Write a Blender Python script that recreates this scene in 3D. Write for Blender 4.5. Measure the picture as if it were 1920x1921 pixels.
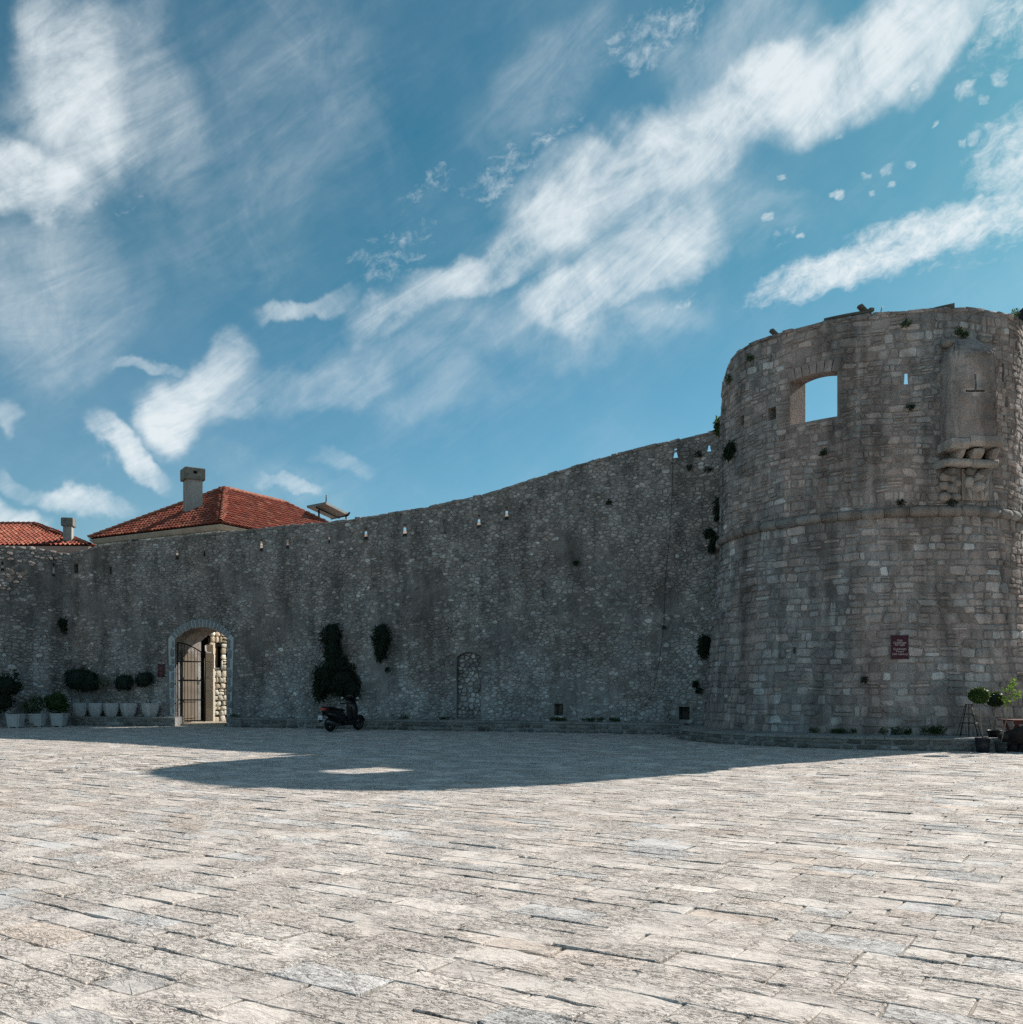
import bpy, bmesh, math
import numpy as np
from mathutils import Vector, Matrix

# ------------------------------------------------------------------ camera, light, sky
for _o in list(bpy.data.objects):
    bpy.data.objects.remove(_o)
SC = bpy.context.scene
COL = SC.collection
R = math.radians
F, CX, HY, EYE = 1800.0, 960.0, 1290.0, 1.6      # focal length, centre and horizon measured on the photograph

cam = bpy.data.cameras.new('camera')
cam.sensor_width = 36.0
cam.lens = 36.0 * F / 1921.0
cam.shift_y = (HY - 960.5) / 1921.0
cam.clip_end = 3000.0
cam_o = bpy.data.objects.new('camera', cam)
cam_o.location = (0, 0, EYE)
cam_o.rotation_euler = (R(90), 0, 0)
COL.objects.link(cam_o)
SC.camera = cam_o

SUN_AZ, SUN_EL = 39.0, 33.7                      # azimuth from +X towards +Y
sun = bpy.data.lights.new('sun', 'SUN')
sun.energy = 5.0
sun.angle = R(0.53)
sun.color = (1.0, 0.935, 0.85)
sun_o = bpy.data.objects.new('sun', sun)
sv = Vector((math.cos(R(SUN_EL)) * math.cos(R(SUN_AZ)), math.cos(R(SUN_EL)) * math.sin(R(SUN_AZ)), math.sin(R(SUN_EL))))
sun_o.rotation_euler = sv.to_track_quat('Z', 'Y').to_euler()
sun_o.location = (40, 40, 60)
COL.objects.link(sun_o)

SC.view_settings.view_transform = 'Standard'
SC.view_settings.look = 'None'
SC.view_settings.exposure = 0.45
SC.view_settings.gamma = 1.0
SC.view_settings.use_curve_mapping = False
SC.render.engine = 'CYCLES'
SC.cycles.use_denoising = False                    # keep the stone grain; the noise left is as fine as film grain
SC.cycles.max_bounces = 5
SC.cycles.diffuse_bounces = 3
SC.cycles.transparent_max_bounces = 6


class NT:
    """tiny helper to write node trees"""
    def __init__(s, tree):
        s.t = tree
        tree.nodes.clear()

    def n(s, typ, ins=None, **props):
        nd = s.t.nodes.new(typ)
        for k, v in props.items():
            setattr(nd, k, v)
        for k, v in (ins or {}).items():
            if isinstance(v, bpy.types.NodeSocket):
                s.t.links.new(v, nd.inputs[k])
            else:
                nd.inputs[k].default_value = v
        return nd

    def math(s, op, a, b=0.0, c=None, clamp=False):
        ins = {0: a, 1: b}
        if c is not None:
            ins[2] = c
        return s.n('ShaderNodeMath', ins, operation=op, use_clamp=clamp).outputs[0]

    def vmath(s, op, a, b=None):
        ins = {0: a}
        if b is not None:
            ins[1] = b
        nd = s.n('ShaderNodeVectorMath', ins, operation=op)
        return nd.outputs['Value'] if op in ('LENGTH', 'DOT_PRODUCT', 'DISTANCE') else nd.outputs[0]

    def rng(s, v, a, b, c, d, smooth=False):
        return s.n('ShaderNodeMapRange', {0: v, 1: a, 2: b, 3: c, 4: d},
                   interpolation_type='SMOOTHSTEP' if smooth else 'LINEAR').outputs[0]

    def noise(s, vec, scale, detail=4.0, rough=0.55, dist=0.0, col=False):
        nd = s.n('ShaderNodeTexNoise', {'Vector': vec, 'Scale': scale, 'Detail': detail, 'Roughness': rough, 'Distortion': dist})
        return nd.outputs['Color' if col else 'Fac']

    def mix(s, f, a, b, mode='MIX'):
        nd = s.n('ShaderNodeMix', None, data_type='RGBA', blend_type=mode)
        for i, v in ((0, f), (6, a), (7, b)):
            if isinstance(v, bpy.types.NodeSocket):
                s.t.links.new(v, nd.inputs[i])
            else:
                nd.inputs[i].default_value = v if i == 0 else (tuple(v) + (1.0,))[:4]
        return nd.outputs[2]

    def mapping(s, vec, loc=(0, 0, 0), rot=(0, 0, 0), scale=(1, 1, 1), typ='POINT'):
        return s.n('ShaderNodeMapping', {'Vector': vec, 'Location': loc, 'Rotation': rot, 'Scale': scale}, vector_type=typ).outputs[0]


def ae(px, py):
    """azimuth / elevation of the direction a photograph pixel looks in"""
    X, Z = (px - CX) / F, (HY - py) / F
    return math.atan(X), math.atan(Z / math.sqrt(1 + X * X))


def build_world():
    w = bpy.data.worlds.new('World')
    SC.world = w
    w.use_nodes = True
    t = NT(w.node_tree)
    out = t.n('ShaderNodeOutputWorld')
    sky = t.n('ShaderNodeTexSky', sky_type='NISHITA', sun_disc=False, sun_elevation=R(SUN_EL), sun_rotation=R(90 - SUN_AZ),
              air_density=1.0, dust_density=0.6, ozone_density=2.2)
    gen = t.n('ShaderNodeTexCoord').outputs['Generated']
    xyz = t.n('ShaderNodeSeparateXYZ', {0: gen})
    A = t.math('ARCTAN2', xyz.outputs[0], xyz.outputs[1])
    E = t.math('ARCSINE', xyz.outputs[2])
    v0 = t.n('ShaderNodeCombineXYZ', {0: A, 1: E, 2: 0.0}).outputs[0]
    # wind-torn edges: two octaves of warp in angle space
    n1 = t.vmath('SUBTRACT', t.noise(v0, 7.0, 3.0, 0.55, col=True), (0.5, 0.5, 0.5))
    n2 = t.vmath('SUBTRACT', t.noise(v0, 26.0, 4.0, 0.6, col=True), (0.5, 0.5, 0.5))
    v = t.vmath('ADD', v0, t.n('ShaderNodeVectorMath', {0: n1, 3: 0.10}, operation='SCALE').outputs[0])
    v = t.vmath('ADD', v, t.n('ShaderNodeVectorMath', {0: n2, 3: 0.035}, operation='SCALE').outputs[0])
    vb = t.vmath('ADD', v0, t.n('ShaderNodeVectorMath', {0: n2, 3: 0.022}, operation='SCALE').outputs[0])

    class Clouds:
        """running maximum of elongated soft blobs; each blob reads the sum so far as its (ignored) z, which keeps the node chain serial"""
        def __init__(self, vec, k):
            self.k = k
            self.xyz = t.n('ShaderNodeSeparateXYZ', {0: vec})
            self.s = 0.0

        def add(self, x0, y0, x1, y1, wid, amp, soft=0.0, over=1.25):
            a0, e0 = ae(x0, y0)
            a1, e1 = ae(x1, y1)
            L = math.hypot(a1 - a0, e1 - e0) / 2 * over + 1e-4
            vec = t.n('ShaderNodeCombineXYZ', {0: self.xyz.outputs[0], 1: self.xyz.outputs[1], 2: self.s}).outputs[0]
            m = t.mapping(vec, ((a0 + a1) / 2, (e0 + e1) / 2, 0), (0, 0, math.atan2(e1 - e0, a1 - a0)), (L, wid / F, 1e5), 'TEXTURE')
            self.s = t.math('SMOOTH_MAX', self.s, t.rng(t.vmath('LENGTH', t.vmath('MULTIPLY', m, m)), 1.0, soft, 0.0, amp, True), self.k)

    S, P = Clouds(v, 0.30), Clouds(vb, 0.10)
    # long fibrous streaks: start, end, half width, strength
    for q in ((660, 620, 900, 470, 50, .72), (720, 575, 1300, 240, 70, .9), (1000, 400, 1700, 20, 98, .92), (1250, 260, 1960, -130, 96, 1.05), (1220, 150, 1560, -40, 90, .5),
              (955, 600, 1240, 440, 74, .92), (1120, 500, 1400, 370, 84, .9), (985, 560, 1140, 600, 60, .8), (860, 450, 1420, 310, 96, .66), (1130, 400, 1450, 340, 90, .56),
              (325, 880, 380, 700, 84, .95), (350, 760, 450, 635, 56, .8), (172, 775, 318, 935, 38, .95), (270, 790, 500, 725, 76, .62),
              (-120, 310, 215, 405, 76, .98), (130, -80, 150, 380, 130, .9), (30, 330, 240, 90, 120, .66), (170, -40, 340, 370, 150, .56), (0, 420, 260, 560, 120, .4),
              (440, 755, 780, 665, 64, .52), (540, 705, 1040, 600, 76, .46), (-60, 920, 100, 998, 46, .95), (85, 910, 225, 957, 38, .95),
              (-10, 870, 105, 914, 27, .6), (480, 906, 600, 948, 22, .72), (575, 860, 675, 906, 32, .5), (-30, 735, 45, 787, 32, .55),
              (465, 602, 685, 556, 27, .68), (190, 652, 375, 676, 18, .62), (680, 770, 930, 712, 70, .42), (870, 655, 1350, 550, 84, .44),
              (420, -80, 680, 360, 230, .40, 0, 1.2), (-40, 700, 230, 400, 180, .52, 0, 1.2), (900, 290, 1220, -40, 86, .42), (230, 340, 600, 450, 150, .36),
              (680, 650, 1120, 550, 90, .42), (370, 860, 680, 975, 60, .34), (1380, 430, 1520, 390, 50, .4), (1090, 605, 1360, 558, 44, .52), (700, 800, 1100, 690, 70, .28)):
        S.add(*q)
    # mottled, curdled patches
    for q in ((630, 520, 850, 425, 56, .46), (730, 395, 870, 310, 30, .46), (850, 390, 1100, 225, 62, .52), (950, 270, 1110, 160, 48, .42), (1100, 120, 1360, 5, 56, .56),
              (1120, 70, 1270, 110, 38, .46), (1380, 566, 2000, 345, 44, 1.02, 0), (1560, 490, 2000, 355, 54, .98, 0), (150, 40, 200, 370, 170, .42), (40, 350, 320, 320, 90, .4),
              (1180, 582, 1340, 574, 32, .56), (1860, 325, 1990, 260, 36, .6), (1440, 475, 1510, 395, 30, .42), (1590, 505, 1910, 470, 30, .42),
              (1800, 380, 2300, 150, 130, .95), (1700, -60, 2500, -420, 220, .85)):
        P.add(*q)
    for (x, y, r_) in ((1632, 213, 17), (1649, 184, 14), (1712, 165, 14), (1815, 174, 22), (1846, 190, 12), (1876, 146, 18), (1785, 129, 11), (1806, 91, 9),
                       (1856, 246, 17), (1822, 264, 15), (1752, 232, 9), (1574, 260, 9), (1468, 331, 9), (1668, 320, 16), (1625, 330, 14), (1705, 313, 10),
                       (1866, 308, 16), (1675, 345, 8), (1914, 215, 9), (1893, 241, 8), (1560, 366, 8), (1800, 275, 9), (1640, 358, 7), (1655, 158, 8), (1500, 440, 9), (1575, 365, 12), (1440, 410, 14)):
        P.add(x - r_ * 1.15, y + r_ * 0.3, x + r_ * 1.15, y - r_ * 0.3, r_ * 0.8, 0.72, 0.0, 1.15)
    S, P = S.s, P.s
    fib = t.noise(t.mapping(v0, (0.3, 0.1, 0), (0, 0, R(33)), (0.17, 0.040, 1.0), 'TEXTURE'), 1.0, 8.0, 0.66, 1.4)
    fib2 = t.noise(t.mapping(v0, (3, 1, 0), (0, 0, R(36)), (0.075, 0.016, 1.0), 'TEXTURE'), 1.0, 7.0, 0.62, 1.8)
    lump = t.noise(v0, 13.0, 7.0, 0.64, 0.5)
    fm = t.math('ADD', t.math('ADD', t.math('MULTIPLY', fib, 0.55), t.math('MULTIPLY', fib2, 0.18)), t.math('MULTIPLY', lump, 0.77))
    S = t.math('SUBTRACT', S, 0.05)
    aS = t.rng(t.math('MULTIPLY', S, t.rng(fm, 0.5, 1.0, 0.35, 1.25)), 0.03, 1.06, 0.0, 0.94, True)
    mot = t.noise(t.mapping(vb, (1, 2, 0), (0, 0, R(18)), (0.021, 0.012, 1.0), 'TEXTURE'), 1.0, 8.0, 0.68, 0.2)
    aP = t.math('MULTIPLY', t.rng(t.math('ADD', t.math('MULTIPLY', P, 0.62), mot), 0.66, 1.40, 0.0, 1.0, True), 1.0)
    # the same kind of broken cirrus over the rest of the sky, away from the part described above
    fb3 = t.noise(t.mapping(gen, (2, 5, 1), (0.3, 0.2, 0.9), (2.2, 6.0, 3.0)), 1.0, 6.0, 0.6, 0.6)
    d0 = Vector((0.0, 0.93, 0.36)).normalized()
    away = t.rng(t.vmath('DOT_PRODUCT', gen, tuple(d0)), 0.86, 0.70, 0.0, 1.0, True)
    up = t.rng(xyz.outputs[2], 0.0, 0.25, 0.0, 1.0)
    aF = t.math('MULTIPLY', t.math('MULTIPLY', t.rng(fb3, 0.48, 0.72, 0.0, 0.75, True), away), up)
    alpha = t.math('MAXIMUM', t.math('MAXIMUM', aS, aP), aF)
    veil = t.math('MULTIPLY', t.rng(t.noise(v0, 2.2, 3.0), 0.35, 0.7, 0.0, 0.07), 1.0)
    alpha = t.math('MINIMUM', t.math('ADD', alpha, veil), 0.93)
    tint = t.mix(t.rng(E, 0.0, 0.42, 0.0, 1.0), SKY_LOW, SKY_TINT)
    tint = t.mix(t.rng(t.vmath('DOT_PRODUCT', gen, tuple(sv)), 0.945, 0.995, 0.0, 0.8, True), tint, (0.76, 0.92, 0.96))   # whiter round the sun
    skyc = t.mix(1.0, sky.outputs[0], tint, 'MULTIPLY')
    hs = t.n('ShaderNodeHueSaturation', {'Hue': 0.5, 'Saturation': SKY_SAT, 'Value': 1.0, 'Color': skyc}).outputs[0]
    colr = t.mix(alpha, hs, CLOUD)
    bg = t.n('ShaderNodeBackground', {'Color': colr, 'Strength': SKY_STR})
    t.t.links.new(bg.outputs[0], out.inputs[0])
    w.cycles.sampling_method = 'MANUAL'
    w.cycles.sample_map_resolution = 512


SKY_STR, SKY_SAT = 0.070, 1.12
SKY_TINT = (0.40, 0.82, 0.76)
SKY_LOW = (0.90, 1.10, 1.12)
CLOUD = (8.6, 9.3, 9.6)
build_world()

# ------------------------------------------------------------------ objects and meshes
def rs(seed):
    return np.random.default_rng(seed)


def mesh_np(name, V, faces, mats=None, tint=None, smooth=False, fmat=None):
    """faces: list of index tuples, or list of integer arrays (n,k)"""
    me = bpy.data.meshes.new(name)
    V = np.asarray(V, dtype=np.float32).reshape(-1, 3)
    loops, tot = [], []
    for f in faces:
        f = np.asarray(f, dtype=np.int32)
        if f.ndim == 1:
            f = f[None]
        loops.append(f.reshape(-1))
        tot.append(np.full(len(f), f.shape[1], dtype=np.int32))
    loops, tot = np.concatenate(loops), np.concatenate(tot)
    me.vertices.add(len(V))
    me.vertices.foreach_set('co', V.reshape(-1))
    me.loops.add(len(loops))
    me.loops.foreach_set('vertex_index', loops)
    me.polygons.add(len(tot))
    st = np.zeros(len(tot), dtype=np.int32)
    st[1:] = np.cumsum(tot)[:-1]
    me.polygons.foreach_set('loop_start', st)
    me.polygons.foreach_set('loop_total', tot)
    me.polygons.foreach_set('use_smooth', np.full(len(tot), smooth, dtype=bool))
    for m in (mats or []):
        me.materials.append(m)
    if fmat is not None:
        me.polygons.foreach_set('material_index', np.asarray(fmat, dtype=np.int32))
    if tint is not None:
        at = me.attributes.new('tint', 'FLOAT_COLOR', 'POINT')
        tn = np.ones((len(V), 4), dtype=np.float32)
        tn[:, :3] = tint
        at.data.foreach_set('color', tn.reshape(-1))
    me.update(calc_edges=True)
    me.validate()
    return me


def link(name, data, parent=None, loc=None):
    o = bpy.data.objects.new(name, data)
    COL.objects.link(o)
    if parent is not None:
        o.parent = parent
    if loc is not None:
        o.location = loc
    return o


def worldpos(o):
    p = Vector(o.location)
    while o.parent is not None:
        o = o.parent
        p += Vector(o.location)
    return p


def thing(name, label, cat, loc=(0, 0, 0), group=None, rz=0.0):
    o = link(name, None, None, loc)
    o.empty_display_size = 0.2
    o.rotation_euler = (0, 0, rz)
    o['label'] = label
    o['category'] = cat
    if group:
        o['group'] = group
    return o


def part(name, me, parent, stuff=False, label=None):
    """mesh given in world coordinates, parent an unrotated Empty: origin moves to the middle of the piece"""
    n = len(me.vertices)
    co = np.empty(n * 3, dtype=np.float32)
    me.vertices.foreach_get('co', co)
    co = co.reshape(-1, 3)
    c = (co.min(0) + co.max(0)) / 2
    co -= c
    me.vertices.foreach_set('co', co.reshape(-1))
    me.update()
    o = link(name, me, parent, Vector([float(x) for x in c]) - (worldpos(parent) if parent else Vector()))
    if stuff:
        o['kind'] = 'stuff'
    if label:
        o['label'] = label
    return o


def lpart(name, me, parent, stuff=False, label=None):
    """mesh already in the parent's local coordinates"""
    o = link(name, me, parent)
    if stuff:
        o['kind'] = 'stuff'
    if label:
        o['label'] = label
    return o


class MB:
    """collects simple shapes into one mesh"""
    def __init__(s):
        s.v, s.f, s.sm = [], [], []

    def add(s, vs, fs, sm=False):
        b = len(s.v)
        s.v += [tuple(float(c) for c in p) for p in vs]
        s.f += [tuple(b + i for i in f) for f in fs]
        s.sm += [sm] * len(fs)
        return s

    def box(s, c, size, rz=0.0, taper=1.0, bev=0.0):
        x, y, z = size[0] / 2, size[1] / 2, size[2] / 2
        ca, sa = math.cos(rz), math.sin(rz)
        if bev <= 0:
            ring = [[(-x, -y), (x, -y), (x, y), (-x, y)]] * 2
            zs, sc = [-z, z], [taper, 1.0]
        else:
            b = min(bev, x * .45, y * .45, z * .45)
            o = [(-x + b, -y), (x - b, -y), (x, -y + b), (x, y - b), (x - b, y), (-x + b, y), (-x, y - b), (-x, -y + b)]
            i = [(px * (x - b) / x, py * (y - b) / y) for px, py in o]
            ring, zs, sc = [i, o, o, i], [-z, -z + b, z - b, z], [taper, taper, 1.0, 1.0]
        vs, fs, k = [], [], len(ring[0])
        for r_, zz, q in zip(ring, zs, sc):
            for px, py in r_:
                px, py = px * q, py * q
                vs.append((c[0] + px * ca - py * sa, c[1] + px * sa + py * ca, c[2] + zz))
        m = len(ring)
        for j in range(m - 1):
            for i in range(k):
                fs.append((j * k + i, j * k + (i + 1) % k, (j + 1) * k + (i + 1) % k, (j + 1) * k + i))
        fs.append(tuple(range(k))[::-1])
        fs.append(tuple((m - 1) * k + i for i in range(k)))
        return s.add(vs, fs)

    def tube(s, pts, rad, seg=8, cap=True, sm=True):
        pts = [Vector(p) for p in pts]
        if not hasattr(rad, '__len__'):
            rad = [rad] * len(pts)
        vs, fs = [], []
        for i, p in enumerate(pts):
            d = (pts[min(i + 1, len(pts) - 1)] - pts[max(i - 1, 0)]).normalized()
            a = d.orthogonal() if i == 0 else (pa - d * pa.dot(d))
            a.normalize()
            pa = a
            b = d.cross(a)
            for k in range(seg):
                t = 2 * math.pi * k / seg
                vs.append(p + (a * math.cos(t) + b * math.sin(t)) * rad[i])
        for i in range(len(pts) - 1):
            for k in range(seg):
                fs.append((i * seg + k, i * seg + (k + 1) % seg, (i + 1) * seg + (k + 1) % seg, (i + 1) * seg + k))
        s.add(vs, fs, sm)
        if cap:
            n = (len(pts) - 1) * seg
            b = len(s.v) - len(vs)
            s.f += [tuple(b + k for k in range(seg))[::-1], tuple(b + n + k for k in range(seg))]
            s.sm += [False, False]
        return s

    def loft(s, rings, cap=True, sm=True):
        k = len(rings[0])
        vs = [p for r_ in rings for p in r_]
        fs = []
        for j in range(len(rings) - 1):
            for i in range(k):
                fs.append((j * k + i, j * k + (i + 1) % k, (j + 1) * k + (i + 1) % k, (j + 1) * k + i))
        s.add(vs, fs, sm)
        if cap:
            b = len(s.v) - len(vs)
            n = (len(rings) - 1) * k
            s.f += [tuple(b + i for i in range(k))[::-1], tuple(b + n + i for i in range(k))]
            s.sm += [False, False]
        return s

    def prism(s, poly, to3d, d0, d1, taper=None):
        """2D outline extruded between depths d0 and d1; to3d(u, v, d)"""
        k = len(poly)
        back = taper if taper is not None else poly
        vs = [to3d(u, v, d0) for u, v in poly] + [to3d(u, v, d1) for u, v in back]
        fs = [(i, (i + 1) % k, k + (i + 1) % k, k + i) for i in range(k)]
        fs += [tuple(range(k))[::-1], tuple(range(k, 2 * k))]
        return s.add(vs, fs)

    def mesh(s, name, mat, tint=None):
        me = bpy.data.meshes.new(name)
        me.from_pydata(s.v, [], s.f)
        me.polygons.foreach_set('use_smooth', s.sm)
        if mat:
            me.materials.append(mat)
        if tint is not None:
            at = me.attributes.new('tint', 'FLOAT_COLOR', 'POINT')
            tn = np.ones((len(s.v), 4), dtype=np.float32)
            tn[:, :3] = tint
            at.data.foreach_set('color', tn.reshape(-1))
        bm = bmesh.new()
        bm.from_mesh(me)
        bmesh.ops.recalc_face_normals(bm, faces=bm.faces)
        bm.to_mesh(me)
        bm.free()
        me.update()
        return me


def gp(px, py, h=0.0):
    y = (EYE - h) * F / (py - HY)
    return Vector(((px - CX) / F * y, y, h))


def at(px, py, Y):
    return Vector(((px - CX) / F * Y, Y, EYE + (HY - py) / F * Y))


def topx(P):
    P = np.asarray(P, dtype=float)
    return CX + P[..., 0] / P[..., 1] * F, HY - (P[..., 2] - EYE) / P[..., 1] * F


# ------------------------------------------------------------------ materials
def principled(name, color, rough=0.6, metal=0.0, spec=0.3):
    m = bpy.data.materials.new(name)
    m.use_nodes = True
    t = NT(m.node_tree)
    out = t.n('ShaderNodeOutputMaterial')
    b = t.n('ShaderNodeBsdfPrincipled', {'Roughness': rough, 'Metallic': metal, 'Specular IOR Level': spec})
    if isinstance(color, tuple):
        b.inputs['Base Color'].default_value = color + (1.0,)
    t.t.links.new(b.outputs[0], out.inputs[0])
    return m, t, b


def worn(name, c1, c2, scale=6.0, rough=0.6, metal=0.0, bump=0.15, spec=0.3, stretch=(1, 1, 1)):
    """painted, wooden or metal surface: two tones, fine grain, light relief"""
    m, t, b = principled(name, None, rough, metal, spec)
    pos = t.mapping(t.n('ShaderNodeTexCoord').outputs['Object'], scale=stretch)
    n = t.noise(pos, scale, 6.0, 0.65)
    g = t.noise(pos, scale * 7, 3.0, 0.6)
    f = t.rng(n, 0.3, 0.7, 0.0, 1.0)
    t.t.links.new(t.mix(f, c1, c2), b.inputs['Base Color'])
    t.t.links.new(t.rng(g, 0.3, 0.7, max(0.05, rough - 0.12), min(1, rough + 0.1)), b.inputs['Roughness'])
    if bump:
        bp = t.n('ShaderNodeBump', {'Strength': bump, 'Distance': 0.01, 'Height': t.math('ADD', n, t.math('MULTIPLY', g, 0.5))})
        t.t.links.new(bp.outputs[0], b.inputs['Normal'])
    return m


def stone_mat(name, dark, light, warm, band=None, streak=0.35, bumps=0.7, tinted=True, grain=1.0, guano=False, bands=False, mott=0.0):
    m, t, b = principled(name, None, 0.92, 0.0, 0.15)
    pos = t.n('ShaderNodeNewGeometry').outputs['Position']
    big = t.noise(pos, 0.42, 5.0, 0.6)
    st = t.noise(t.mapping(pos, scale=(1.5, 1.5, 0.16)), 1.0, 4.0, 0.6, 0.3)
    mid = t.noise(pos, 5.0 * grain, 7.0, 0.68)
    fine = t.noise(pos, 34.0 * grain, 4.0, 0.7)
    pit = t.n('ShaderNodeTexVoronoi', {'Vector': pos, 'Scale': 16.0 * grain, 'Randomness': 1.0}).outputs['Distance']
    col = t.mix(t.rng(mid, 0.3, 0.7, 0.0, 1.0), dark, light)
    col = t.mix(t.rng(big, 0.4, 0.65, 0.0, 0.75, True), col, warm)
    if bands:
        bn = t.noise(t.mapping(pos, (7, 3, 0), scale=(0.85, 0.85, 0.05)), 1.0, 3.0, 0.55, 0.15)
        col = t.mix(t.rng(bn, 0.47, 0.62, 0.0, 0.75, True), col, warm)
        pale = t.noise(t.mapping(pos, (2, 8, 0), scale=(1.9, 1.9, 0.07)), 1.0, 3.0, 0.6, 0.2)
        col = t.mix(t.rng(pale, 0.54, 0.68, 0.0, 0.5, True), col, tuple(c * 1.25 for c in light))
    if tinted:
        at_ = t.n('ShaderNodeAttribute', attribute_name='tint')
        sep = t.n('ShaderNodeSeparateColor', {0: at_.outputs['Color']})
        col = t.mix(t.math('MULTIPLY', sep.outputs[1], 0.7), col, warm)
        col = t.mix(t.math('MULTIPLY', sep.outputs[2], 0.8), col, tuple(min(0.75, c * 1.35) for c in light))
    if band:
        z = t.n('ShaderNodeSeparateXYZ', {0: pos}).outputs[2]
        zz = t.math('ADD', z, t.rng(big, 0.3, 0.7, -1.6, 1.6))
        col = t.mix(t.rng(zz, band[0], band[1], band[3], 0.0, True), col, band[2])
    gr = t.math('MULTIPLY', t.rng(fine, 0.25, 0.75, 0.62, 1.3), t.rng(pit, 0.0, 0.35, 0.72, 1.05))
    gr = t.math('MULTIPLY', gr, t.rng(st, 0.42, 0.66, 1.1, 1.1 - streak, True))
    if mott:
        mo = t.noise(t.mapping(pos, (5, 2, 9), scale=(1, 1, 0.75)), 1.35, 6.0, 0.68, 0.5)
        gr = t.math('MULTIPLY', gr, t.rng(mo, 0.32, 0.66, 1.0 - mott, 1.0 + mott * 0.8))
    if tinted:
        gr = t.math('MULTIPLY', gr, sep.outputs[0])
    vv = t.n('ShaderNodeCombineXYZ', {0: gr, 1: gr, 2: gr}).outputs[0]
    col = t.mix(1.0, col, vv, 'MULTIPLY')
    if guano:   # white droppings and lime runs under the string course
        z = t.n('ShaderNodeSeparateXYZ', {0: pos}).outputs[2]
        g1 = t.noise(t.mapping(pos, scale=(3.1, 3.1, 0.35)), 1.0, 3.0, 0.55, 0.2)
        g2 = t.rng(g1, 0.635, 0.70, 0.0, 0.6, True)
        g2 = t.math('MULTIPLY', g2, t.rng(z, 2.0, 4.6, 0.0, 1.0, True))
        g2 = t.math('MULTIPLY', g2, t.rng(z, 6.4, 6.2, 0.0, 1.0))
        col = t.mix(g2, col, (0.55, 0.56, 0.55))
    t.t.links.new(col, b.inputs['Base Color'])
    h = t.math('ADD', t.math('MULTIPLY', mid, 1.0), t.math('ADD', t.math('MULTIPLY', fine, 0.35), t.math('MULTIPLY', pit, 0.5)))
    bp = t.n('ShaderNodeBump', {'Strength': bumps, 'Distance': 0.045, 'Height': h})
    t.t.links.new(bp.outputs[0], b.inputs['Normal'])
    return m


E1 = Vector((0.835, -0.55, 0.0)).normalized()     # direction of the paving rows
E2 = Vector((0.55, 0.835, 0.0)).normalized()


def paving_mat():
    m, t, b = principled('limestone_paving', None, 0.85, 0.0, 0.25)
    pos = t.n('ShaderNodeNewGeometry').outputs['Position']
    p2 = t.mapping(pos, rot=(0, 0, -math.atan2(E1.y, E1.x)))
    sep = t.n('ShaderNodeSeparateColor', {0: t.n('ShaderNodeAttribute', attribute_name='tint').outputs['Color']})
    fl = t.noise(t.mapping(p2, scale=(6.5, 15.0, 1)), 1.0, 8.0, 0.68, 0.8)
    fl2 = t.noise(t.mapping(p2, scale=(19.0, 42.0, 1)), 1.0, 6.0, 0.68, 0.8)
    big = t.noise(p2, 0.9, 4.0, 0.6)
    rough = t.rng(t.noise(p2, 1.7, 3.0, 0.6), 0.36, 0.56, 0.15, 1.0, True)
    speck = t.noise(p2, 70.0, 3.0, 0.65)
    tint0 = sep.outputs[0]
    base = t.mix(t.rng(big, 0.35, 0.65, 0, 1), (0.60, 0.53, 0.478), (0.665, 0.605, 0.553))
    base = t.mix(t.math('MULTIPLY', sep.outputs[1], 0.8), base, (0.58, 0.455, 0.365))
    base = t.mix(t.math('MULTIPLY', sep.outputs[2], 0.85), base, (0.52, 0.525, 0.53))
    # split-stone ledges: thin dark lines where a flake ends
    e1 = t.math('ABSOLUTE', t.math('SUBTRACT', fl, 0.5))
    e2 = t.math('ABSOLUTE', t.math('SUBTRACT', fl2, 0.47))
    c1 = t.math('MULTIPLY', t.rng(e1, 0.0, 0.024, 0.75, 0.0, True), rough)
    c2 = t.math('MULTIPLY', t.rng(e2, 0.0, 0.035, 0.6, 0.0, True), rough)
    crack = t.math('MULTIPLY', t.math('SUBTRACT', 1.0, c1), t.math('SUBTRACT', 1.0, c2))
    g = t.math('MULTIPLY', crack, t.rng(speck, 0.3, 0.7, 0.88, 1.16))
    g = t.math('MULTIPLY', g, t.rng(fl2, 0.3, 0.6, 0.86, 1.05))
    g = t.math('MULTIPLY', g, tint0)
    col = t.mix(1.0, base, t.n('ShaderNodeCombineXYZ', {0: g, 1: g, 2: g}).outputs[0], 'MULTIPLY')
    t.t.links.new(col, b.inputs['Base Color'])
    h = t.math('ADD', t.math('MULTIPLY', t.rng(fl, 0.47, 0.53, 0.0, 1.0, True), rough), t.math('MULTIPLY', t.math('MULTIPLY', fl2, 1.1), t.math('ADD', rough, 0.15)))
    h = t.math('ADD', h, t.math('MULTIPLY', speck, 0.18))
    bp = t.n('ShaderNodeBump', {'Strength': 0.85, 'Distance': 0.014, 'Height': h})
    t.t.links.new(bp.outputs[0], b.inputs['Normal'])
    return m


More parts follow.
